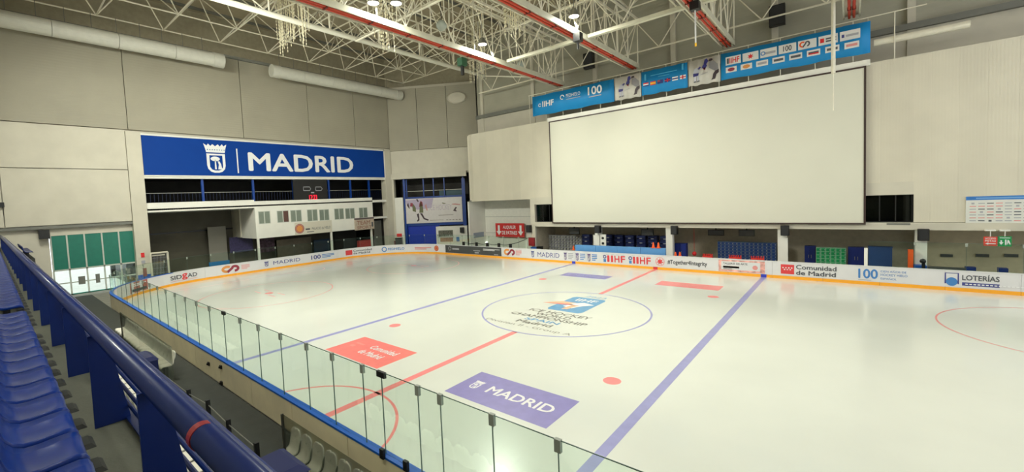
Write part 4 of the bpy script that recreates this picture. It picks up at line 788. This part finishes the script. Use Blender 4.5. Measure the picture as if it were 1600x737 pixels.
for i in range(8):
    p = x0+w*(.042+.115*i*.985+.002*i); c = g.rect(p, BZ0+H*.24, p+w*.085, BZ0+H*.44, cardm, 1, 'sponsor_card'); q = p+w*.085; cm_ = [deepred, gold, pale, ink, ink, ink, ink, pinkp][i]
    if i < 2: g.disc((p+q)/2, BZ0+H*.34, .24, .14, cm_, 2, 'emblem', c)
    else: g.bars([(p+w*.01, BZ0+H*.3, q-w*.01, BZ0+H*.38)], cm_, 2, 'fine_print', c)
    if i == 5: g.bars([(p+w*.01, BZ0+H*.29, q-w*.01, BZ0+H*.33)], red, 3, 'print', c)
t = thing('walkway_railing', 'thin pale handrail of the walkway above the hanging banners', 'railing', (0, YW+.06, ZT))
MB().tube((BX[0]-.6, YW+.06, 17.0), (15.5, YW+.06, 17.0), .035, 6).build('handrail', strutm, t)
for x in np.arange(BX[0]-.5, 15.6, 2.0): MB().tube((x, YW+.06, ZT), (x, YW+.06, 17.0), .03, 6).build('post', strutm, t)
tag(MB().lathe([(.0, 0), (.22, 0), (.22, 4.2), (0, 4.2)], (BX[5]+.15, YW+.35, 15.35), 12, 'X').build('roller_tube', strutm), 'long pale roller tube at the right end of the banners', 'tube')
ZT_ROOF = 22.6; p = PY(1302, 130, 15); tag(MB().tube((p.x, 15, 13.2), (p.x, 15, ZT_ROOF), .11, 8).tube((p.x, 15, 10.9), (p.x, 15, 13.2), .03, 6).build('hanging_pole', strutm), 'slim vertical pole hanging in front of the long sponsor banner', 'pole')
# ================================================================== ROOF STEELWORK
UC = MB().tube((0, 0, 0), (0, 0, 1), 1, 6).mesh('strut')
UC.materials.append(strutm)
def strut(p, q, r, parent, m=None, name='strut'):
    p, q = Vector(p), Vector(q); d = q-p; o = D.objects.new(name, UC); COL.objects.link(o)
    rot = d.to_track_quat('Z', 'Y').to_matrix().to_4x4(); o.matrix_world = Matrix.Translation(p) @ rot @ Matrix.Diagonal((r, r, d.length, 1))
    loc, q4, sc = (Matrix.Translation(p) @ rot).decompose(); o.location = p; o.rotation_mode = 'QUATERNION'; o.rotation_quaternion = q4; o.scale = (r, r, d.length)
    adopt(o, parent); return o
# space frame: square bottom grid at z = 22.6, offset top grid at z = 25.5
ZB, ZU, CE = 22.6, 25.5, 4.5
gx = [-34.5+CE*i for i in range(14)]; gy = [-22.4+CE*j for j in range(10)]
sf = thing('space_frame', 'cream tubular space frame carrying the dark roof', 'roof frame', (0, 0, ZB))
E = []
for i, x in enumerate(gx):
    for j, y in enumerate(gy):
        if i+1 < len(gx): E.append(((x, y, ZB), (gx[i+1], y, ZB), .06))
        if j+1 < len(gy): E.append(((x, y, ZB), (x, gy[j+1], ZB), .06))
        for sx in (-1, 1):
            for sy in (-1, 1):
                if -36 < x+sx*CE/2 < 30 and -24 < y+sy*CE/2 < 22.8: E.append(((x, y, ZB), (x+sx*CE/2, y+sy*CE/2, ZU), .05))
        tx, ty = x+CE/2, y+CE/2
        if ty+CE < 22.8: E.append(((tx, ty, ZU), (tx, ty+CE, ZU), .05))
        if ty < 22.8 and i+1 < len(gx): E.append(((tx, ty, ZU), (tx+CE, ty, ZU), .05))
def pxlen(e):
    a, b = proj(e[0]), proj(e[1]); m_ = [(e[0][k]+e[1][k])/2 for k in range(3)]
    if not (seen(e[0]) or seen(e[1]) or seen(m_)) or a is None or b is None: return -1
    return math.hypot(a[0]-b[0], a[1]-b[1])
E.sort(key=pxlen, reverse=True)
for e in E[:290]: strut(e[0], e[1], e[2], sf)
rest = MB()
for e in E[290:]: rest.tube(e[0], e[1], e[2], 5)
o = rest.build('distant_struts', strutm, sf); o['kind'] = 'stuff'
# gantries: cream channel with two red pipes under a lattice
def gantry(x, y0, y1, label, z=17.5, ylat=None):
    t = thing('gantry_truss', label, 'truss', (x, y1, z))
    MB().box(x-.42, y0, z+.1, x+.42, y1, z+.16).build('soffit', strutm, t)
    for s in (-1, 1): MB().box(x+s*.36, y0, z-.08, x+s*.45, y1, z+.3).build('side_flange', mat('gantry_cream', (206, 202, 180), .5, noise=.05), t)
    for s in (-1, 1):
        pp = MB().tube((x+s*.12, y0, z-.02), (x+s*.12, y1, z-.02), .075, 8).build('red_pipe', redp, t)
        hg = MB()
        for y in np.arange(y1-2, y0, -3.0): hg.box(x+s*.12-.1, y-.06, z-.11, x+s*.12+.1, y+.06, z+.1)
        hg.build('pipe_hangers', mat('hanger_dark', (120, 44, 34), .5), pp)['kind'] = 'stuff'
    zt = 21.6
    for s in (-1, 1): MB().box(x+s*.45-.07, y0, zt, x+s*.45+.07, y1, zt+.16).build('top_chord', strutm, t)
    ny = int((y1-y0)/2.25)
    for k in range(ny+1):
        y = y1-.3-2.25*k
        if y < y0: break
        if not (seen((x, y, z), 250) or seen((x, y, zt), 250)): continue
        for s in (-1, 1):
            strut((x+s*.42, y, z+.25), (x+s*.45, y, zt), .045, t, name='vertical')
            if y-2.25 > y0: strut((x+s*.42, y, z+.25) if k % 2 else (x+s*.45, y, zt), (x+s*.45, y-2.25, zt) if k % 2 else (x+s*.42, y-2.25, z+.25), .04, t, name='diagonal')
        if k % 2 == 0: strut((x-.45, y, zt+.16), (x, y, ZB), .04, t, name='hanger_rod')
    return t
for x, lb in ((-10.5, 'long cream gantry with red pipes, leftmost of the row'), (-2.93, 'cream gantry with red pipes ending above the players photo banner'), (4.62, 'cream gantry with red pipes ending left of the long sponsor banner'), (12.0, 'cream gantry with red pipes above the right end of the long sponsor banner')): gantry(x, -20, 18.9, lb)
t = thing('tube_truss', 'thick pale round tube truss left of the gantries', 'truss', (-18, 15.6, 19.4))
MB().tube((-18, -18, 19.5), (-18, 15.6, 19.5), .19, 12).build('bottom_tube', mat('tube_cream', (242, 238, 222), .45), t, True)
ty = [-15.8+4.47*k for k in range(8)]
for k, y in enumerate(ty):
    strut((-18, y, 19.5), (-18, y, ZB), .07, t, name='vertical')
    if k+1 < len(ty): strut((-18, y, 19.5), (-18, ty[k+1], ZB), .05, t, name='diagonal'); strut((-18, y, ZB), (-18, ty[k+1], ZB), .06, t, name='top_chord')
    strut((-18, y, 19.5), (-20.5, y+2.2, ZB), .045, t, name='brace'); strut((-18, y, 19.5), (-20.5, y-2.2, ZB), .045, t, name='brace')
strut((-18, 15.6, 19.5), (-11, 17.5, 18.2), .06, t, name='end_tie'); strut((-18, 15.6, 19.5), (-22, 21, ZB), .06, t, name='end_tie')
for y, lb, x0, x1 in ((9.1, 'pale cross beam truss between the gantries over the far half of the ice', -9.9, 11.5), (17.6, 'pale cross lattice along the far wall above the banners', -22, 26)):
    t = thing('cross_truss', lb, 'truss', ((x0+x1)/2, y, 17.6)); zc = 17.75 if y < 10 else 19.0
    if y < 10: MB().box(x0, y-.16, zc-.12, x1, y+.16, zc+.12).build('bottom_beam', MATS['gantry_cream'], t)
    else: y = 19.3; strut((x0, y, zc), (x1, y, zc), .07, t, name='bottom_chord')
    strut((x0, y, zc+2.6), (x1, y, zc+2.6), .08, t, name='top_chord'); n = int((x1-x0)/1.87)
    for k in range(n):
        p, q = x0+(x1-x0)*k/n, x0+(x1-x0)*(k+1)/n
        strut((p, y, zc if k % 2 else zc+2.6), (q, y, zc+2.6 if k % 2 else zc), .045, t, name='diagonal')
for y, lb in ((-.2, 'pale cross truss between the gantries over the middle of the ice'),):
    t = thing('cross_truss', lb, 'truss', (0, y, 19)); strut((-17.9, y, 19.3), (20, y, 19.3), .08, t, name='bottom_chord'); strut((-17.9, y, 21.5), (20, y, 21.5), .07, t, name='top_chord')
    for k in range(18): p = -17.9+2.1*k; strut((p, y, 19.3 if k % 2 else 21.5), (p+2.1, y, 21.5 if k % 2 else 19.3), .045, t, name='diagonal')
# ventilation ducts on the end wall
dm = mat('duct_white', (214, 212, 200), .45, noise=.04)
for y0, y1, lb in ((-24, -4.35, 'long white round duct hung under the roof at the left edge'), (.2, 17.2, 'white round duct hung at the wall above the blue city banner')):
    x, z, R = -34.2, 20.75, .62; t = thing('air_duct', lb, 'duct', (x, (y0+y1)/2, z-R)); n = int((y1-y0)/3.4)
    for i in range(n): a, b = y0+(y1-y0)*i/n, y0+(y1-y0)*(i+1)/n; MB().tube((x, a+.015, z), (x, b-.015, z), R, 24).build('duct_section', dm, t, False)
    for yy in (y0, y1-.9): MB().tube((x, yy, z), (x, yy+.9, z), R+.05, 24).build('end_collar', dm, t)
    for k in range(int((y1-y0)/1.55)): yy = y0+.9+1.55*k; MB().tube((x, yy, z+R), (x, yy, ZB), .025, 5).box(x-.06, yy-.03, z+R-.06, x+.06, yy+.03, z+R+.03).build('hanger_strap', grey, t)
p = FD(*PDg(714, 153), 0); tag(MB().lathe([(.0, 0), (.9, 0), (1.05, .15), (.9, .3), (0, .35)], (0, 0, 0), 20, 'Y').build('round_vent', wallc), 'pale round vent cover high on the corner wall', 'vent'); o = D.objects['round_vent']; o.location = FD(PDg(714, 153)[0], PDg(714, 153)[1], .05); o.rotation_euler = (0, 0, math.atan2(DD.y, DD.x)); o.scale = (1.25, 1, .75)
# bead curtains
def chains(label, u0, u1, vb, y, n=26, up=8.5, seed=0):
    rnd = random.Random(seed); a, b = PY(u0, vb, y), PY(u1, vb, y); mb = MB()
    for i in range(n):
        x = a.x+(b.x-a.x)*(i+rnd.random()*.6)/n; zb = (a.z+b.z)/2+rnd.uniform(0, 1.6); yy = y+rnd.uniform(-.35, .35); z = zb
        while z < min(zb+up, 25.6): mb.tube((x, yy, z), (x, yy, z+.16), .03, 4); z += .26
        mb.tube((x, yy, zb), (x, yy, 25.7), .007, 3)
    o = tag(mb.build('bead_curtain', mat('bead_glow', (238, 230, 200), .3, metal=.1)), label, 'curtain'); o['kind'] = 'stuff'
chains('dense curtain of pale bead strings hanging at the tube truss', 438, 487, 78, -4.5, 44, seed=1)
chains('thin curtain of bead strings below the leftmost gantry', 592, 622, 90, -2, 12, seed=2)
chains('bead strings hanging at the second gantry top', 792, 820, 72, 3.2, 20, seed=3)
chains('sparse bead strings hanging near the corner under the leftmost gantry', 735, 760, 128, 12, 12, seed=4)
# floodlights: every lamp is a fitting with its own light
lens = mat('lamp_lens', (255, 244, 236), .3, emit=14)
def flood(label, x, y, w, z=18.3, aim=None):
    t = thing('floodlight', label, 'lamp', (x, y, z), 'roof floodlights')
    MB().lathe([(.16, .5), (.2, .42), (.36, .05), (.38, 0), (.34, 0), (.3, .06), (.05, .3), (.05, .5)], (x, y, z), 16).build('reflector', steel, t, True)
    MB().lathe([(.0, .02), (.33, .02), (.33, .04), (0, .04)], (x, y, z), 16).build('lens', lens, t); MB().tube((x, y, z+.45), (x, y, z+1.6), .03, 6).build('stem', steel, t)
    l = D.lights.new('floodlight_light', 'AREA'); l.shape = 'DISK'; l.size = .6; l.energy = LAMP_W*w; l.color = LAMP_COL; l.spread = math.radians(170)
    lo = D.objects.new('floodlight_light', l); COL.objects.link(lo); lo.location = (x, y, z-.02); adopt(lo, t)
    if aim: lo.rotation_euler = (Vector(aim)-Vector((x, y, z))).to_track_quat('-Z', 'Y').to_euler()
flood('lit floodlight nearest the top edge on the leftmost gantry', -9.75, -4.35, 380); flood('second lit floodlight at the top edge on the leftmost gantry', -8.85, -3.35, 380)
flood('lit floodlight midway along the leftmost gantry', -9.8, 5.75, 1700); flood('lit floodlight on the second gantry', -2.2, 6.4, 800)
for x, y, w, aim in ((5.4, -7, 330, None), (13, -4, 380, None), (20, 5, 520, None), (6, -22, 760, (1, -15, 0)), (-7, -22.5, 700, (-9, -15, 0)), (-13, -14.5, 1250, (-20, 8, 0)), (-16, -15.8, 1750, (-24, 8, 0)), (-19, -17.3, 2000, (-27, 7, 0)), (-22, -19.4, 2000, (-29, 4, 0))): flood('added floodlight out of the picture, evening out the light on ice and boards', x, y, w, 18.3, aim)  # unseen lamps added to even out light on the ice and near boards
# small fittings on the gantries
p = PZ(722, 95, 17.2); t = thing('hoist', 'small black and green hoist hanging under the leftmost gantry', 'hoist', p); MB().box(p.x-.25, p.y-.3, 16.8, p.x+.25, p.y+.3, 17.38).build('motor', mat('hoist_green', (40, 90, 60), .5), t); MB().box(p.x-.1, p.y-.1, 16.1, p.x+.1, p.y+.1, 16.8).build('hook_block', black, t)
p = PZ(903, 56, 17.2); t = thing('hoist', 'small black hoist under the second gantry', 'hoist', p); MB().box(p.x-.25, p.y-.25, 16.8, p.x+.25, p.y+.25, 17.38).build('motor', black, t); MB().tube((p.x, p.y, 16.3), (p.x, p.y, 16.8), .08).build('hook_block', char, t)
p = PZ(1086, 8, 17.2); t = thing('hoist', 'small black hoist with a long white strap under the third gantry', 'hoist', p); MB().box(p.x-.25, p.y-.25, 16.9, p.x+.25, p.y+.25, 17.38).build('motor', black, t); MB().box(p.x-.04, p.y-.02, 15.0, p.x+.04, p.y+.02, 16.9).build('strap', pw, t); MB().box(p.x-.05, p.y-.03, 14.8, p.x+.05, p.y+.03, 15).build('strap_end', mat('flag_yellow', (0, 0, 0)), t)
for u, v, lb in ((690, 40, 'round glass globe hanging under the roof between gantries'), (814, 102, 'round glass globe hanging near the leftmost gantry end')):
    p = PY(u, v, 2 if u < 700 else 13); t = thing('globe_lamp', lb, 'lamp', p); MB().lathe([(0, -.4), (.2, -.34), (.36, -.15), (.4, 0), (.36, .15), (.2, .34), (0, .4)], p, 16).build('globe', mat('globe_glass', (178, 186, 176), .15), t, True); MB().tube((p.x, p.y, p.z+.38), (p.x, p.y, ZB), .03, 6).build('stem', black, t)
for u, v, lb in ((922, 96, 'black loudspeaker box high on the back wall above the left banner'), (1215, 26, 'black loudspeaker box high on the back wall above the long banner')):
    p = PY(u, v, 20.05); speaker(lb, p, (.5, .25, .75), arm=.24)

# ================================================================== NEAR STAND
ZF = 4.32; RY = -19.74
st = struct('floor_stand', MB().box(-36, -24, ZF-.2, 32, -19.5, ZF), standfloor, 'upper stand floor behind the blue railing')
MB().box(-36, -19.7, .2, 32, -19.52, ZF-.2).build('stand_front', concrete, st)
MB().box(-36, -24, ZF, 32, -20.62, ZF+.36).build('riser', concrete, st)
struct('floor_bench', MB().box(-33, -19.6, 0, 32, YN-.17, .24), darkfloor, 'dark walkway floor behind the near boards')
# blue railing
t = thing('guard_railing', 'thick blue tube railing with fin plates along the upper stand', 'railing', (2, RY, ZF))
MB().tube((-36, RY-.06, 5.22), (14, RY+.01, 5.22), .064, 20).build('top_tube', deepblue, t, True)
fx = [14.7-2.03*k for k in range(25)]
for x in fx:
    MB().hexa([(x-.012, -19.83, ZF), (x+.012, -19.83, ZF), (x+.012, -19.56, ZF), (x-.012, -19.56, ZF)], [(x-.012, -19.825, 5.2), (x+.012, -19.825, 5.2), (x+.012, -19.69, 5.2), (x-.012, -19.69, 5.2)]).build('fin_plate', deepblue, t)
for k in range(6): z = 4.44+.125*k; MB().tube((-36, -19.58, z), (14, -19.56, z), .018, 8).build('bar', deepblue, t)
MB().box(-36, -19.6, ZF-.2, 14, -19.5, ZF+.02).build('kerb', deepblue, t)
MB().tube((9.55, RY, 5.22), (9.6, RY, 5.22), .066, 20).build('tape_band', mat('tape_red', (150, 30, 40), .5), t)
# seats: moulded one-piece shells
def shell(name, prof, w, th, nx=6, rnd=.08, crown=.02):
    mb = MB(); k = len(prof); top = []
    for i in range(nx+1):
        f = -1+2*i/nx
        for j, (y, z) in enumerate(prof):
            e = j/(k-1); sq = 1-rnd*(max(0, (e-.85)/.15)**2+max(0, (.12-e)/.12)**2) if rnd < .3 else math.sqrt(max(.02, 1-max(0, (e-.62)/.385)**2.6))
            top.append(Vector((f*w/2*sq, y, z+crown*f*f)))
    n = len(top); mb.v = [tuple(p) for p in top]+[(p.x, p.y-(th if i % k > k*.6 else 0), p.z-(th if i % k <= k*.6 else th*.3)) for i, p in enumerate(top)]
    for i in range(nx):
        for j in range(k-1):
            a = i*k+j; b = a+k; mb.f += [(a, a+1, b+1, b), (n+a, n+b, n+b+1, n+a+1)]
    for j in range(k-1): mb.f += [(j, n+j, n+j+1, j+1), (nx*k+j, nx*k+j+1, n+nx*k+j+1, n+nx*k+j)]
    for i in range(nx): a = i*k; b = a+k; mb.f += [(a, b, n+b, n+a), (a+k-1, n+a+k-1, n+b+k-1, b+k-1)]
    return mb
pf = [(.0, -.04), (-.02, -.005), (-.06, .005), (-.14, 0), (-.22, -.008), (-.28, -.005), (-.33, .02), (-.365, .07), (-.385, .14), (-.4, .22), (-.41, .29), (-.418, .34)]
seat = thing('stadium_chair', 'glossy blue plastic seat in the row behind the blue railing', 'seat', (0, 0, 0), 'blue stand seats behind the railing')
shell('seat_shell', pf, .47, .05, 6, .1, .03).build('seat_shell', seatblue, seat, True)
MB().hexa([(-.15, -.06, -.42), (.15, -.06, -.42), (.13, .15, -.42), (-.13, .15, -.42)], [(-.13, -.04, -.385), (.13, -.04, -.385), (.1, .12, -.385), (-.1, .12, -.385)]).build('floor_foot', mat('foot_grey', (44, 46, 42), .6), seat); MB().box(-.05, -.25, -.42, .05, -.17, -.03).build('pedestal', black, seat)
sx = [9.02-.535*k for k in range(15)]+[.25-.535*k for k in range(62)]
first = True
for x in sx:
    if first: seat.location = (x, -20.02, 4.74); ROOT[seat.name] = (0, 0, 0); first = False
    else: dup(seat, (x, -20.02, 4.74))
# seats added behind smoked panes as reflections, and the white row below the railing
pw2 = [(.0, -.05), (-.03, 0), (-.12, .0), (-.22, -.015), (-.32, -.005), (-.37, .04), (-.39, .1), (-.405, .18), (-.42, .26), (-.43, .33), (-.437, .39), (-.441, .43), (-.443, .455)]
def white_seat(lb, grp):
    s = thing('plastic_chair', lb, 'seat', (0, 0, 0), grp); shell('seat_shell', pw2, .41, .035, 8, .5, .035).build('seat_shell', seatwhite, s, True)
    MB().box(-.04, -.24, -.5, .04, -.16, -.02).build('leg', black, s); MB().lathe([(0, 0), (.018, 0), (.018, .02), (0, .02)], (0, -.425, .3), 8, 'Y').build('bolt', black, s); return s
def row(lb, grp, xs, y, z, rz):
    s = white_seat(lb, grp); s.location = (xs[0], y, z); s.rotation_euler = (0, 0, rz)
    for x in xs[1:]: dup(s, (x, y, z), rz)
row('white plastic seat standing in for a reflection in the far smoked pane', 'reflected white seats in the far smoked pane', list(np.arange(-15.3, -7.0, .48)), -16.62, .72, math.pi)
row('white plastic seat standing in for a reflection in the nearer smoked pane', 'reflected white seats in the near smoked pane', list(np.arange(2.55, 9.1, .5)), -16.62, .9, math.pi)
row('white seat in the lower row glimpsed under the blue railing', 'white seats below the railing', list(np.arange(-9, 12, .5)), -18.15, 1.95, 0)
smoke = glass('smoked_glass', (.78, .775, .74), .06)
for x0, x1, z1, lb in ((-12.95, -4.85, 1.95, 'smoked glass pane before the far white seats that stand in for its reflection'), (3.24, 9.8, 2.14, 'smoked glass pane before the nearer white seats that stand in for its reflection')):
    t = thing('smoked_screen', lb, 'screen', ((x0+x1)/2, -16.72, .24)); MB().box(x0, -16.73, 1.35, x1, -16.715, z1).build('pane', smoke, t); MB().box(x0, -16.73, .24, x1, -16.715, 1.34).build('lower_pane', glass('clear_lower', (.93, .92, .88), .05), t); MB().box(x0-.03, -16.75, .24, x0, -16.7, z1).build('edge_post', mat('smoked_edge', (70, 68, 60), .4), t)
t = thing('lower_terrace', 'concrete step under the railing carrying the lower white seats', 'terrace', (0, -18.9, .24)); MB().box(-30, -19.5, .24, 16.9, -18.0, 1.44).build('step', darkfloor, t); MB().box(-30, -18.0, .24, 16.9, -17.96, 1.44).build('front_board', char, t)
# black stanchions with cable
t = thing('stanchion_fence', 'low black posts with a thin cable on the dark walkway', 'fence', (-1, -17.4, .24)); py = -17.2; prev = None
for u, v in ((172, 522), (295, 615), (325, 632), (357, 663), (401, 700)):
    p = PY(u, v, py); MB().box(p.x-.04, py-.04, .24, p.x+.04, py+.04, p.z+.12).build('post', black, t)
    if prev is not None: MB().tube((prev.x, py, prev.z), (p.x, py, p.z), .012, 5).build('cable', steel, t)
    prev = p
def tub(label, u, v, w):
    p = PY(u, v+6, -17.6); t = thing('blue_container', label, 'container', (p.x, -17.6, .24)); MB().box(p.x-w, -17.9, .24, p.x+w, -17.3, p.z-.1).build('body', mat('container_blue', (8, 26, 86), .5), t); MB().hexa([(p.x-w-.03, -17.93, p.z-.1), (p.x+w+.03, -17.93, p.z-.1), (p.x+w+.03, -17.27, p.z-.1), (p.x-w-.03, -17.27, p.z-.1)], [(p.x-w+.1, -17.8, p.z), (p.x+w-.1, -17.8, p.z), (p.x+w-.1, -17.4, p.z), (p.x-w+.1, -17.4, p.z)]).build('lid', MATS['container_blue'], t)
tub('dark blue wheeled container below the far smoked pane', 220, 549, .55); tub('dark blue container at the bottom beside the nearer smoked pane', 432, 716, .45)
# dark seats of the lower stand at the far left, beyond the railing
dk = thing('stadium_chair', 'dark blue seat of the side stand at the far left beyond the railing', 'seat', (0, 0, 0), 'dark seats at far left'); shell('seat_shell', pf, .5, .05).build('seat_shell', mat('dark_seat_blue', (10, 30, 92), .4, rnd=.2), dk, True); MB().box(-.05, -.25, -.41, .05, -.17, -.03).build('pedestal', black, dk)
tt = thing('side_stand', 'dark stepped stand at the far left beyond the railing', 'stand', (-22, -18.8, .24))
for k in range(4): MB().box(-35, -19.5, 1.45+.62*k, -13.5-4.5*k*.9, -18.6+.0*k, 1.45+.62*(k+1)-.01).build('step', darkfloor, tt)
c0 = True
for k, n in ((0, 7), (1, 8), (2, 8), (3, 10)):
    xe = -13.5-4.05*k
    for i in range(n):
        x = xe-.3-.53*i; q = (x, -18.65, 1.45+.62*(k+1)+.42)
        if c0: dk.location = q; c0 = False
        else: dup(dk, q)
# gate latches on the outside of the near boards
for u, v in ((326, 568), (345, 573), (346, 598)): p = PY(u, v, YN-.17); tag(MB().box(p.x-.07, YN-.2, p.z-.06, p.x+.07, YN-.15, p.z+.06).box(p.x-.02, YN-.24, p.z-.03, p.x+.02, YN-.2, p.z+.03).build('gate_latch', black), {(326, 568): 'black latch at the left of the gate in the near boards', (345, 573): 'black upper hinge of the gate in the near boards', (346, 598): 'black lower hinge of the gate in the near boards'}[(u, v)], 'latch')
for u, v, lb in ((598, 708, 'black latch under the blue rail near the bottom'), (635, 727, 'second black latch under the blue rail at the bottom edge')): p = PY(u, v, YN-.17); tag(MB().box(p.x-.06, YN-.21, p.z-.1, p.x+.06, YN-.15, p.z+.1).build('gate_latch', black), lb, 'latch')
